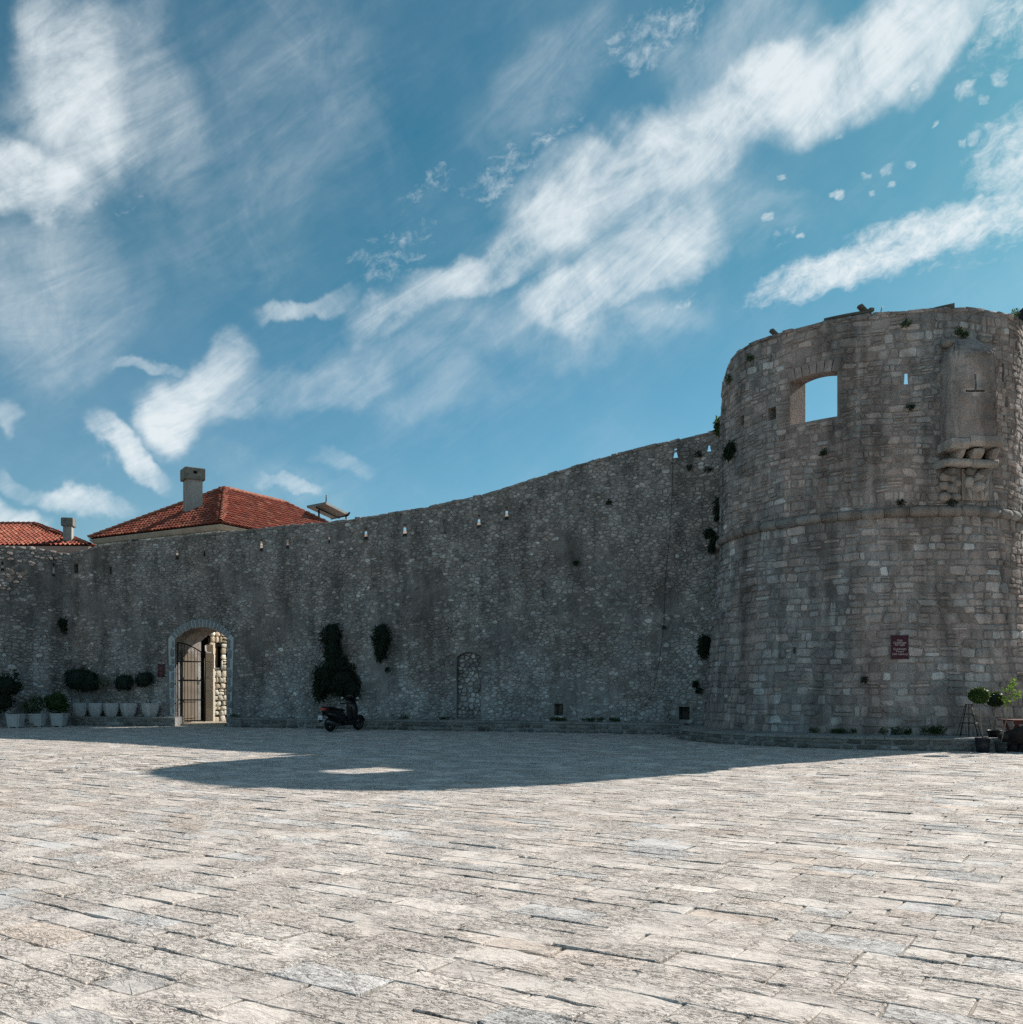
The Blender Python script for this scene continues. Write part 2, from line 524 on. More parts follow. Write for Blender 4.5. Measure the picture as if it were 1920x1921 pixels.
def leaf_mat(name, c1, c2, trans=0.25, rough=0.55):
    m = bpy.data.materials.new(name)
    m.use_nodes = True
    t = NT(m.node_tree)
    out = t.n('ShaderNodeOutputMaterial')
    tv = t.n('ShaderNodeSeparateColor', {0: t.n('ShaderNodeAttribute', attribute_name='tint').outputs['Color']}).outputs[0]
    col = t.mix(tv, c1, c2)
    b = t.n('ShaderNodeBsdfPrincipled', {'Base Color': col, 'Roughness': rough, 'Specular IOR Level': 0.25})
    tr = t.n('ShaderNodeBsdfTranslucent', {'Color': t.mix(0.4, col, (0.2, 0.3, 0.04))})
    mx = t.n('ShaderNodeMixShader', {0: trans, 1: b.outputs[0], 2: tr.outputs[0]})
    t.t.links.new(mx.outputs[0], out.inputs[0])
    return m


def tile_mat():
    m, t, b = principled('terracotta', None, 0.8, 0.0, 0.2)
    pos = t.n('ShaderNodeNewGeometry').outputs['Position']
    sep = t.n('ShaderNodeSeparateColor', {0: t.n('ShaderNodeAttribute', attribute_name='tint').outputs['Color']})
    n = t.noise(pos, 7.0, 5.0, 0.65)
    col = t.mix(sep.outputs[1], (0.33, 0.085, 0.052), (0.42, 0.165, 0.105))
    col = t.mix(sep.outputs[2], col, (0.19, 0.07, 0.05))
    g = t.math('MULTIPLY', t.rng(n, 0.3, 0.7, 0.72, 1.15), sep.outputs[0])
    col = t.mix(1.0, col, t.n('ShaderNodeCombineXYZ', {0: g, 1: g, 2: g}).outputs[0], 'MULTIPLY')
    t.t.links.new(col, b.inputs['Base Color'])
    return m


M = {
    'wall': stone_mat('rubble_wall_stone', (0.20, 0.186, 0.176), (0.41, 0.39, 0.373), (0.285, 0.242, 0.22), band=(0.8, 4.0, (0.42, 0.425, 0.42), 0.55), mott=.32),
    'wall_core': stone_mat('rubble_wall_mortar', (0.14, 0.129, 0.121), (0.31, 0.293, 0.28), (0.19, 0.163, 0.146), band=(0.8, 4.0, (0.30, 0.303, 0.30), 0.5), mott=.4, tinted=False, grain=1.6),
    'tower': stone_mat('tower_stone', (0.19, 0.18, 0.173), (0.375, 0.358, 0.347), (0.37, 0.288, 0.255), streak=0.5, mott=.34, guano=True, bands=True),
    'tower_core': stone_mat('tower_mortar', (0.165, 0.153, 0.145), (0.32, 0.30, 0.288), (0.33, 0.262, 0.235), streak=0.45, mott=.34, tinted=False, grain=1.3, guano=True, bands=True),
    'trim': stone_mat('dressed_stone', (0.20, 0.187, 0.175), (0.38, 0.36, 0.34), (0.38, 0.295, 0.25), streak=0.45, bumps=0.8, mott=.2),
    'ledge': stone_mat('ledge_stone', (0.12, 0.12, 0.115), (0.25, 0.25, 0.24), (0.19, 0.18, 0.16), streak=0.25),
    'arch': stone_mat('gate_surround_stone', (0.19, 0.208, 0.215), (0.30, 0.322, 0.33), (0.25, 0.26, 0.258), streak=0.15, bumps=0.5),
    'arch_mortar': stone_mat('gate_surround_mortar', (0.38, 0.41, 0.42), (0.52, 0.55, 0.56), (0.44, 0.46, 0.46), streak=0.1, bumps=0.4, tinted=False),
    'pale': stone_mat('pale_courtyard_stone', (0.38, 0.34, 0.28), (0.58, 0.54, 0.46), (0.48, 0.38, 0.27), streak=0.15),
    'house': stone_mat('house_stone', (0.34, 0.30, 0.25), (0.50, 0.46, 0.40), (0.45, 0.37, 0.28), streak=0.2, bumps=0.4),
    'plaster': stone_mat('grey_plaster', (0.28, 0.27, 0.255), (0.40, 0.385, 0.365), (0.33, 0.31, 0.29), streak=0.35, bumps=0.25, tinted=False),
    'chimcap': stone_mat('lichen_chimney_stone', (0.12, 0.12, 0.105), (0.27, 0.265, 0.24), (0.18, 0.17, 0.15), streak=0.2, bumps=0.8, tinted=False),
    'paving': paving_mat(),
    'joint': stone_mat('paving_joint_dirt', (0.20, 0.18, 0.155), (0.36, 0.33, 0.29), (0.28, 0.24, 0.2), streak=0.0, bumps=0.4, tinted=False),
    'tile': tile_mat(),
    'iron': worn('black_iron', (0.012, 0.012, 0.013), (0.03, 0.026, 0.024), 9, 0.55, 0.6),
    'wood': worn('weathered_door_wood', (0.10, 0.075, 0.055), (0.24, 0.19, 0.145), 5, 0.8, stretch=(6, 6, 0.6)),
    'plank': worn('grey_plank', (0.06, 0.055, 0.045), (0.14, 0.125, 0.105), 6, 0.85, stretch=(1, 1, 1)),
    'shutter': worn('brown_shutter', (0.13, 0.085, 0.05), (0.2, 0.14, 0.085), 6, 0.7),
    'white_pot': worn('white_concrete_pot', (0.38, 0.385, 0.39), (0.56, 0.56, 0.56), 5, 0.75, bump=0.3),
    'soil': worn('potting_soil', (0.02, 0.015, 0.01), (0.05, 0.035, 0.025), 14, 0.95, bump=0.5),
    'dark_pot': worn('dark_blue_plastic', (0.010, 0.013, 0.02), (0.02, 0.025, 0.034), 5, 0.45),
    'grey_pot': worn('grey_plastic', (0.025, 0.032, 0.034), (0.04, 0.05, 0.052), 5, 0.5),
    'bark': worn('pale_bark', (0.13, 0.11, 0.09), (0.27, 0.24, 0.20), 12, 0.9, stretch=(3, 3, 0.6)),
    'drift': worn('dark_log', (0.015, 0.012, 0.012), (0.045, 0.036, 0.034), 8, 0.9, bump=0.8, stretch=(1, 1, 1)),
    'red_wood': worn('red_brown_paint', (0.09, 0.018, 0.016), (0.14, 0.032, 0.026), 6, 0.5),
    'sign': worn('maroon_sign_enamel', (0.055, 0.007, 0.012), (0.08, 0.010, 0.017), 5, 0.4),
    'letter': worn('pale_lettering', (0.42, 0.33, 0.31), (0.5, 0.4, 0.38), 20, 0.6, bump=0.0),
    'black': worn('black_plastic', (0.006, 0.006, 0.007), (0.014, 0.013, 0.014), 8, 0.5),
    'paint': worn('black_scooter_paint', (0.008, 0.007, 0.009), (0.016, 0.012, 0.014), 3, 0.25, 0.1, 0.0, 0.5),
    'rubber': worn('tyre_rubber', (0.008, 0.008, 0.008), (0.018, 0.018, 0.018), 12, 0.85),
    'alloy': worn('dull_alloy', (0.08, 0.08, 0.085), (0.14, 0.14, 0.145), 10, 0.4, 0.8),
    'red_lens': worn('red_lens', (0.22, 0.012, 0.012), (0.34, 0.03, 0.028), 9, 0.2, bump=0.0, spec=0.5),
    'plate': worn('white_number_plate', (0.62, 0.64, 0.66), (0.72, 0.73, 0.74), 6, 0.4, bump=0.0),
    'metal_sheet': worn('grey_sheet_metal', (0.12, 0.115, 0.11), (0.2, 0.19, 0.185), 3, 0.55, 0.3),
    'white_pipe': worn('white_pipe_paint', (0.68, 0.67, 0.64), (0.8, 0.79, 0.77), 6, 0.5),
    'fascia': worn('pinkish_fascia', (0.40, 0.28, 0.25), (0.5, 0.37, 0.33), 4, 0.8),
    'wire': worn('dark_cable', (0.01, 0.01, 0.01), (0.025, 0.025, 0.025), 8, 0.6),
    'leafbit': worn('dry_leaf', (0.5, 0.48, 0.42), (0.66, 0.64, 0.58), 20, 0.7),
    'ivy': leaf_mat('ivy_leaf', (0.008, 0.018, 0.011), (0.020, 0.042, 0.023), 0.12, 0.75),
    'laurel': leaf_mat('dark_laurel_leaf', (0.010, 0.024, 0.017), (0.032, 0.064, 0.042), 0.14, 0.55),
    'bay': leaf_mat('green_bush_leaf', (0.022, 0.05, 0.014), (0.065, 0.12, 0.03)),
    'varieg': leaf_mat('variegated_leaf', (0.035, 0.06, 0.035), (0.32, 0.34, 0.24)),
    'box': leaf_mat('clipped_box_leaf', (0.022, 0.05, 0.010), (0.075, 0.13, 0.024)),
    'box2': leaf_mat('dark_clipped_leaf', (0.014, 0.03, 0.012), (0.045, 0.075, 0.03)),
    'citrus': leaf_mat('citrus_leaf', (0.09, 0.19, 0.02), (0.24, 0.36, 0.06), 0.4),
    'weed': leaf_mat('weed_leaf', (0.02, 0.045, 0.015), (0.06, 0.10, 0.035)),
}
_m, _t, _b = principled('mirror_glass', (0.9, 0.92, 0.95), 0.03, 1.0)
M['mirror'] = _m
_m, _t, _b = principled('smoked_windscreen', (0.006, 0.007, 0.009), 0.08, 0.0, 0.5)
_b.inputs['Alpha'].default_value = 0.88
M['screen'] = _m

# ------------------------------------------------------------------ masonry
class Curve:
    """a wall face in plan: u = length along it, outward normal to the right of travel, batter widens it downwards"""
    def __init__(s, pts, batter=None, smooth=0):
        p = np.asarray(pts, dtype=float)
        for _ in range(smooth):                      # corner cutting
            q = 0.75 * p[:-1] + 0.25 * p[1:]
            r_ = 0.25 * p[:-1] + 0.75 * p[1:]
            p = np.vstack([p[:1], np.stack([q, r_], 1).reshape(-1, 2), p[-1:]])
        seg = np.hypot(*np.diff(p, axis=0).T)
        u = np.concatenate([[0], np.cumsum(seg)])
        s.L = u[-1]
        n = max(60, int(s.L / 0.12))
        s.u = np.linspace(0, s.L, n)
        s.p = np.stack([np.interp(s.u, u, p[:, 0]), np.interp(s.u, u, p[:, 1])], 1)
        t = np.gradient(s.p, s.u, axis=0)
        t /= np.hypot(t[:, 0], t[:, 1])[:, None]
        s.n = np.stack([t[:, 1], -t[:, 0]], 1)
        s.batter = batter

    def P(s, u, v, d):
        u, v, d = np.broadcast_arrays(np.asarray(u, float), np.asarray(v, float), np.asarray(d, float))
        if s.batter is not None:
            d = d + s.batter(v)
        x = np.interp(u, s.u, s.p[:, 0]) + np.interp(u, s.u, s.n[:, 0]) * d
        y = np.interp(u, s.u, s.p[:, 1]) + np.interp(u, s.u, s.n[:, 1]) * d
        return np.stack([x, y, v], -1)

    def N(s, u):
        n = Vector((float(np.interp(u, s.u, s.n[:, 0])), float(np.interp(u, s.u, s.n[:, 1])), 0))
        return n.normalized()

    def upx(s, px, v=6.5):
        """u of the face point seen in pixel column px (front-facing crossing)"""
        Q = s.P(s.u, v, 0.0)
        f = Q[:, 0] - (px - CX) / F * Q[:, 1]
        best = None
        for i in range(len(f) - 1):
            if f[i] <= 0 < f[i + 1]:
                uu = s.u[i] + (s.u[i + 1] - s.u[i]) * (-f[i]) / (f[i + 1] - f[i])
                y = np.interp(uu, s.u, Q[:, 1])
                if best is None or y < best[0]:
                    best = (y, uu)
        return best[1] if best else s.u[int(np.argmin(np.abs(f)))]

    def uv(s, px, py):
        v = 5.0
        for _ in range(4):
            u = s.upx(px, v)
            y = s.P(u, v, 0.0)[1]
            v = float(EYE + (HY - py) / F * y)
        return float(u), v

    def quad(s, x0, x1, y0, y1):
        (ua, va), (ub, vb) = s.uv(x0, y1), s.uv(x1, y0)
        return ua, ub, va, vb


def vec3(P):
    return Vector([float(c) for c in P])


def span_of(poly, v0, v1):
    """u interval an outline covers between heights v0 and v1"""
    lo, hi = 1e9, -1e9
    for v in np.linspace(v0, v1, 5):
        xs = []
        for (a, b), (c, d) in zip(poly, poly[1:] + poly[:1]):
            if (b - v) * (d - v) <= 0 and b != d:
                xs.append(a + (c - a) * (v - b) / (d - b))
        if xs:
            lo, hi = min(lo, min(xs)), max(hi, max(xs))
    return None if lo > hi else (lo, hi)


def courses(u0, u1, v0, vtop, rowh, wid, rng, holes=(), split=0.25, gap=0.012, vmax=None, wfun=None):
    out = []
    v = v0
    vm = vmax if vmax is not None else max(vtop(u) for u in np.linspace(u0, u1, 30))
    while v < vm:
        k = wfun(v) if wfun else 1.0
        h = rng.uniform(*rowh) * k
        iv = [(u0, u1)]
        for poly in holes:
            sp = span_of(poly, v, v + h)
            if sp:
                nx = []
                for a, b in iv:
                    if sp[1] < a or sp[0] > b:
                        nx.append((a, b))
                    else:
                        if sp[0] - a > 0.08:
                            nx.append((a, sp[0] - 0.02))
                        if b - sp[1] > 0.08:
                            nx.append((sp[1] + 0.02, b))
                iv = nx
        for a, b in iv:
            u = a - (rng.uniform(0, wid[1] * k) if a == u0 else 0)
            while u < b:
                w = rng.uniform(*wid) * k * (0.8 + 0.4 * h / (rowh[1] * k))
                if b - (u + w) < wid[0] * k * 0.6:
                    w = b - u
                ue = min(u + w, b)
                us = max(u, a)
                if ue - us > 0.05 and v + h * 0.55 < vtop((us + ue) / 2):
                    hh = min(h, vtop((us + ue) / 2) - v)
                    r_ = rng.random()
                    if r_ < split * 0.6 and hh > rowh[0] * 0.9:
                        c = rng.uniform(0.35, 0.65)
                        out.append((us, v, ue - us, hh * c))
                        out.append((us, v + hh * c, ue - us, hh * (1 - c)))
                    elif r_ < split and ue - us > wid[0] * k * 1.4:
                        c = rng.uniform(0.35, 0.65)
                        out.append((us, v, (ue - us) * c, hh))
                        out.append((us + (ue - us) * c, v, (ue - us) * (1 - c), hh))
                    else:
                        out.append((us, v, ue - us, hh))
                u += w
        v += h
    a = np.array(out)
    return np.stack([a[:, 0] + a[:, 2] / 2, a[:, 1] + a[:, 3] / 2, np.maximum(a[:, 2] - gap * 2, 0.03), np.maximum(a[:, 3] - gap * 2, 0.03)], 1)


def inside(poly, x, y):
    c = np.zeros(x.shape, bool)
    for (a, b), (p, q) in zip(poly, poly[1:] + poly[:1]):
        if b != q:
            c ^= ((b > y) != (q > y)) & (x < (p - a) * (y - b) / (q - b) + a)
    return c


def rubble_rings(u0, u1, v0, vtop, du, dv, rng, holes, drop=.2, gap=.011, nd=10, smear=2.0):
    """random rubble: cells around jittered points (each cell meets its neighbours half way), wider than tall"""
    vm = max(vtop(u) for u in np.linspace(u0, u1, 40))
    nu, nv = int((u1 - u0) / du) + 6, int((vm - v0) / dv) + 6
    gu, gv = np.meshgrid(np.arange(nu), np.arange(nv))
    U = u0 + (gu - 2.5 + .5 * (gv % 2)) * du + rng.uniform(-.46, .46, gu.shape) * du
    W = v0 + (gv - 2.5) * dv + rng.uniform(-.33, .33, gu.shape) * dv + .03 * np.sin(U * .9 + 1) + .02 * np.sin(U * 2.3)
    dead = rng.random(gu.shape) < drop
    ph = rng.uniform(0, 6, (9, 3))
    patch = sum(np.sin(U * (.5 + .35 * i) * math.cos(a) + W * (.7 + .4 * i) * math.sin(a) + b) / (1 + .15 * i) for i, (a, b, _) in enumerate(ph))
    patch = (patch + rng.normal(0, .9, gu.shape)) > smear
    asp = dv / du * 1.12
    X, Y = U * asp, W.copy()
    X[dead], Y[dead] = np.nan, np.nan
    th = np.linspace(0, 2 * math.pi, nd, endpoint=False)[None, None] + rng.uniform(0, .6, gu.shape)[..., None]
    dx, dy = np.cos(th), np.sin(th)
    r_ = np.full(th.shape, dv * 1.6)
    for oy in range(-3, 4):
        for ox in range(-3, 4):
            if ox == 0 and oy == 0:
                continue
            ex = np.roll(X, (-oy, -ox), (0, 1)) - X
            ey = np.roll(Y, (-oy, -ox), (0, 1)) - Y
            pj = ex[..., None] * dx + ey[..., None] * dy
            h = (ex * ex + ey * ey)[..., None] / 2
            with np.errstate(divide='ignore', invalid='ignore'):
                lim = np.where(pj > 1e-6, h / pj, 9.0)
            r_ = np.fmin(r_, lim)
    r_ = np.maximum(r_ - gap, .012) * rng.uniform(.95, 1.0, r_.shape)
    ru, rv = U[..., None] + r_ * dx / asp, W[..., None] + r_ * dy
    top = np.vectorize(vtop)(U)
    ok = ~dead & ~patch & (U > u0 + .03) & (U < u1 - .03) & (W > v0) & (W < top - dv * .25)
    ok[:, :2] = ok[:, -2:] = False
    for poly in holes:
        hit = inside(poly, U, W)
        for k in range(nd):
            hit |= inside(poly, ru[..., k], rv[..., k])
        ok &= ~hit
    ring = np.stack([ru, rv], -1)[ok]
    ring[..., 0] = ring[..., 0].clip(u0, u1)
    ring[..., 1] = np.minimum(ring[..., 1], top[ok][:, None]).clip(v0 - .02)
    return ring, np.stack([U, W], -1)[ok]


def ring_verts(Pf, ring, cen, rng, proud, base=-.006, top=.84):
    n, nd = ring.shape[:2]
    cen = ring.mean(1)
    pr = rng.uniform(proud[0], proud[1], (n, 1))
    tl = rng.normal(0, .09, (n, 2))
    c = cen[:, None]
    d1 = pr + ((ring - c) * tl[:, None]).sum(-1) + rng.normal(0, .004, (n, nd))
    inn = c + (ring - c) * rng.uniform(top - .08, top + .1, (n, nd, 1))
    uv = np.concatenate([ring, inn, c], 1)
    d = np.concatenate([np.full((n, nd), base) + 0 * d1, d1.clip(.002), pr + rng.normal(.003, .005, (n, 1))], 1)
    q = np.array([(i, (i + 1) % nd, nd + (i + 1) % nd, nd + i) for i in range(nd)])
    t = np.array([(nd + i, nd + (i + 1) % nd, 2 * nd) for i in range(nd)])
    return Pf(uv[..., 0], uv[..., 1], d), q, t


RING = np.array([(1, -.62), (1, .62), (.66, 1), (-.66, 1), (-1, .62), (-1, -.62), (-.66, -1), (.66, -1)])


def stone_verts(Pf, rects, rng, proud, rough=0.16, levels=3, base=-0.03, top=0.78, wob=None):
    """rects (n,4): centre u, centre v, width, height -> vertices (n,k,3) and shared faces"""
    n = len(rects)
    c, hw = rects[:, None, :2], rects[:, None, 2:] / 2
    ring = RING[None] * (1 + rng.normal(0, rough, (n, 8, 1)).clip(-.3, .12)) + rng.normal(0, rough * 0.35, (n, 8, 2))
    ring = ring.clip(-1.08, 1.08)
    rot = rng.normal(0, rough * 0.25, (n, 1))
    asp = (hw[..., 0] / hw[..., 1])
    ring = np.stack([ring[..., 0] - ring[..., 1] * np.sin(rot) / asp, ring[..., 1] + ring[..., 0] * np.sin(rot) * np.minimum(asp, 1.5)], -1)
    pr = rng.uniform(proud[0], proud[1], (n, 1))
    tl = rng.normal(0, 0.25, (n, 2))
    L = []
    if levels == 3:
        spec = [(1.0, None, 0), (0.99, 0.55, .1), (top, 1.0, .12)]
    else:
        spec = [(1.0, None, 0), (top, 1.0, .15)]
    for sc, f, jit in spec:
        uv = c + ring * hw * sc
        if f is None:
            d = np.full((n, 8), base)
        else:
            d = pr * (f + (ring[..., 0] * tl[:, :1] + ring[..., 1] * tl[:, 1:]) * 0.5 * f + rng.normal(0, jit, (n, 8)))
        L.append((uv, d))
    uvc = c + rng.normal(0, .1, (n, 1, 2)) * hw
    L.append((uvc, pr * (1.08 + rng.normal(0, .15, (n, 1)))))
    uv = np.concatenate([a for a, _ in L], 1)
    d = np.concatenate([b for _, b in L], 1)
    if wob is not None:
        uv = uv + np.stack([wob(uv[..., 0], uv[..., 1], 0), wob(uv[..., 0], uv[..., 1], 1)], -1)
    V = Pf(uv[..., 0], uv[..., 1], d)
    m = levels
    q = [(j * 8 + i, j * 8 + (i + 1) % 8, (j + 1) * 8 + (i + 1) % 8, (j + 1) * 8 + i) for j in range(m - 1) for i in range(8)]
    t = [((m - 1) * 8 + i, (m - 1) * 8 + (i + 1) % 8, m * 8) for i in range(8)]
    return V, np.array(q), np.array(t)


def tints(n, rng, dark=0.17, warm=0.3, lite=0.12):
    return np.stack([np.exp(rng.normal(0, dark, n)).clip(.55, 1.45), (rng.random(n) < warm) * rng.uniform(.3, 1, n), (rng.random(n) < lite) * rng.uniform(.3, 1, n)], 1)


def place_stones(parent, V, q, t, tn, mat, limit=300, name='stone', rest='small_stones', minpx=8.0, smooth=True):
    """the pieces that show largest become objects, the others one joined mesh"""
    n, k = V.shape[:2]
    cen = V.mean(1)
    px, py = topx(cen)
    sx, sy = topx(V)
    area = (sx.max(1) - sx.min(1)) * (sy.max(1) - sy.min(1))
    seen = (px > 3) & (px < 1917) & (py > 0) & (py < 1918) & (cen[:, 1] > 1)
    area = np.where(seen, area, 0)
    order = np.argsort(-area)
    big = [i for i in order[:limit] if area[i] > minpx * minpx * 0.5]
    small = np.setdiff1d(np.arange(n), big)
    for i in big:
        part(name, mesh_np(name, V[i], [q, t], [mat], np.repeat(tn[i:i + 1], k, 0), smooth), parent)
    if len(small):
        off = (np.arange(len(small)) * k)[:, None, None]
        part(rest, mesh_np(rest, V[small].reshape(-1, 3), [(q[None] + off).reshape(-1, q.shape[1]), (t[None] + off).reshape(-1, 3)], [mat],
                           np.repeat(tn[small], k, 0), smooth), parent, stuff=True)


def cut(o, cutters):
    """carve the cutter solids out of a mesh object"""
    tmp = []
    for me in cutters:
        c = link('cutter', me)
        m = o.modifiers.new('b', 'BOOLEAN')
        m.operation = 'DIFFERENCE'
        m.solver = 'EXACT'
        m.object = c
        tmp.append(c)
    dg = bpy.context.evaluated_depsgraph_get()
    dg.update()
    me = bpy.data.meshes.new_from_object(o.evaluated_get(dg))
    o.modifiers.clear()
    o.data = me
    for c in tmp:
        bpy.data.objects.remove(c)


def loophole(cv, u0, u1, v0, v1, T, flare=0.32, rise=0.5, lift=-.12, waist=.55):
    """narrow slit outside, splayed wide inside, sill sloping down to the outside"""
    c = (u0 + u1) / 2
    w = (u1 - u0) / 2
    out = [(c - w * 1.1, v0), (c + w * 1.1, v0), (c + w * waist, v0 + (v1 - v0) * .5), (c + w * waist * .9, v1), (c - w * waist * .9, v1), (c - w * waist, v0 + (v1 - v0) * .5)]
    k = (T + 0.1) / T
    W = w + flare * k
    b0 = v0 + rise * k
    b1 = max(v1 + lift, b0 + .03)
    inn = [(c - W, b0), (c + W, b0), (c + W, (b0 + b1) / 2), (c + W, b1), (c - W, b1), (c - W, (b0 + b1) / 2)]
    mb = MB().loft([[cv.P(u, v, .25) for u, v in out], [cv.P(u, v, 0) for u, v in out], [cv.P(u, v, -T - .1) for u, v in inn]])
    return mb.mesh('c', None), out


def core_mesh(cv, u0, u1, sect, mat, n=None, du=0.35):
    """solid wall: sect(u) gives the closed cross-section [(d, v), ...] going round"""
    us = np.linspace(u0, u1, n or max(3, int((u1 - u0) / du)))
    mb = MB()
    mb.loft([[tuple(cv.P(u, v, d)) for d, v in sect(u)] for u in us], True, False)
    return mb.mesh('core', mat)


def rubble_top(cv, u0, u1, H, d0, d1, rng, lo=0.015, hi=0.07, wid=(0.2, 0.5)):
    """uneven stones lying along the top of a wall"""
    mb = MB()
    u = u0
    while u < u1:
        w = rng.uniform(*wid)
        h = rng.uniform(lo, hi)
        cut_ = [d1] if rng.random() < .5 else [rng.uniform(d1 * .7 + d0 * .3, d1 * .3 + d0 * .7), d1]
        a = d0 + rng.uniform(-.03, .03)
        for b in cut_:
            ring = []
            for z, s_ in ((-0.07, 1.0), (h * .6, 1.0), (h, .8)):
                m_ = ((a + b) / 2, (b - a) / 2 * s_)
                um, uw = u + w / 2, w / 2 * .95 * s_
                j = rng.normal(0, .02, (4, 3))
                ring.append([tuple(cv.P(um + sx * uw + j[i, 0], H(um + sx * uw) + z + j[i, 2] * .5, m_[0] + sy * m_[1] + j[i, 1]))
                             for i, (sx, sy) in enumerate(((-1, -1), (1, -1), (1, 1), (-1, 1)))])
            mb.loft(ring, True, True)
            a = b - 0.01
            h = h * rng.uniform(.5, 1.1)
        u += w
    return mb


def arch_outline(u0, u1, v0, vs, rise, n=12):
    """jambs from v0 to vs, segmental arch above"""
    w = (u1 - u0) / 2
    rad = (w * w + rise * rise) / (2 * rise)
    c = vs + rise - rad
    a0 = math.asin(min(1, w / rad))
    pts = [(u0, v0), (u1, v0)]
    for i in range(n + 1):
        a = a0 - 2 * a0 * i / n
        pts.append(((u0 + u1) / 2 + rad * math.sin(a), c + rad * math.cos(a)))
    return pts


def warp(amp, f1=1.3, f2=2.1, ph=0.0):
    def w(u, v, k):
        if k == 0:
            return amp * np.sin(v * f2 * 1.7 + u * f1 * .6 + ph) * .7
        return amp * (np.sin(u * f1 + v * .9 + ph) + .6 * np.sin(u * f2 * 1.3 - v * 1.7 + ph * 2))
    return w


# ------------------------------------------------------------------ ground
ground = thing('ground', None, None)
for k in ('label', 'category'):
    del ground[k]
ground['kind'] = 'structure'
gm = MB().add([(-1500, -300, -.014), (1500, -300, -.014), (1500, 2500, -.014), (-1500, 2500, -.014)], [(0, 1, 2, 3)]).mesh('ground_sheet', M['joint'])
lpart('ground_sheet', gm, ground)['kind'] = 'structure'

# plan lines measured from the photograph: front edge of the stone bench under the wall
bench_px = [(145, 1361.0), (330, 1362.8), (430, 1364.0), (700, 1368.5), (1000, 1373.5), (1290, 1378.5)]
bench_pts = [gp(a, b).xy[:] for a, b in bench_px]
bench_pts = [(-19.6, 40.75)] + bench_pts + [(7.6, 32.0)]
bench = Curve(bench_pts, smooth=2)
face_pts = [tuple(bench.P(u, 0, -0.75)[:2]) for u in np.linspace(0, bench.L, 40)]
WC = Curve([(-19.0, 41.45)] + [p for p in face_pts if p[0] > -18.6] + [(9.6, 31.75)], smooth=1)

TC1, TR1 = np.array((12.05, 31.31)), 5.11
TC2, TR2 = np.array((12.05, 29.40)), 3.2
tp = [(TC1[0] + TR1 * math.cos(R(a)), TC1[1] + TR1 * math.sin(R(a))) for a in np.linspace(150, 270, 60)]
tp += [(TC2[0] + TR2 * math.cos(R(a)), TC2[1] + TR2 * math.sin(R(a))) for a in np.linspace(273, 360, 40)]
tp += [(15.25, y) for y in np.linspace(29.9, 38, 20)]
TW = Curve(tp, batter=lambda v: np.clip((6.3 - v) / 6.3, 0, 1) ** 1.15 * 0.62)
LW = Curve([(-34.0, 27.5), (-21.07, 39.5), (-19.0, 41.45)], smooth=0)


def slab_field(rng):
    """paving in rows: rectangles in the row frame"""
    out = []
    P0 = Vector((0, 0, 0))
    vs = -12.0
    while vs < 50:
        h = rng.uniform(0.20, 0.37)
        us = -55 + rng.uniform(0, 1)
        while us < 45:
            w = rng.uniform(0.30, 0.72) * (0.8 + h * .7)
            c = E1 * (us + w / 2) + E2 * (vs + h / 2)
            if 3.2 < c.y < 41.5 and abs(c.x) < 0.56 * c.y + 6.0:
                out.append((us + w / 2, vs + h / 2, w, h))
            us += w
        vs += h
    return np.array(out)


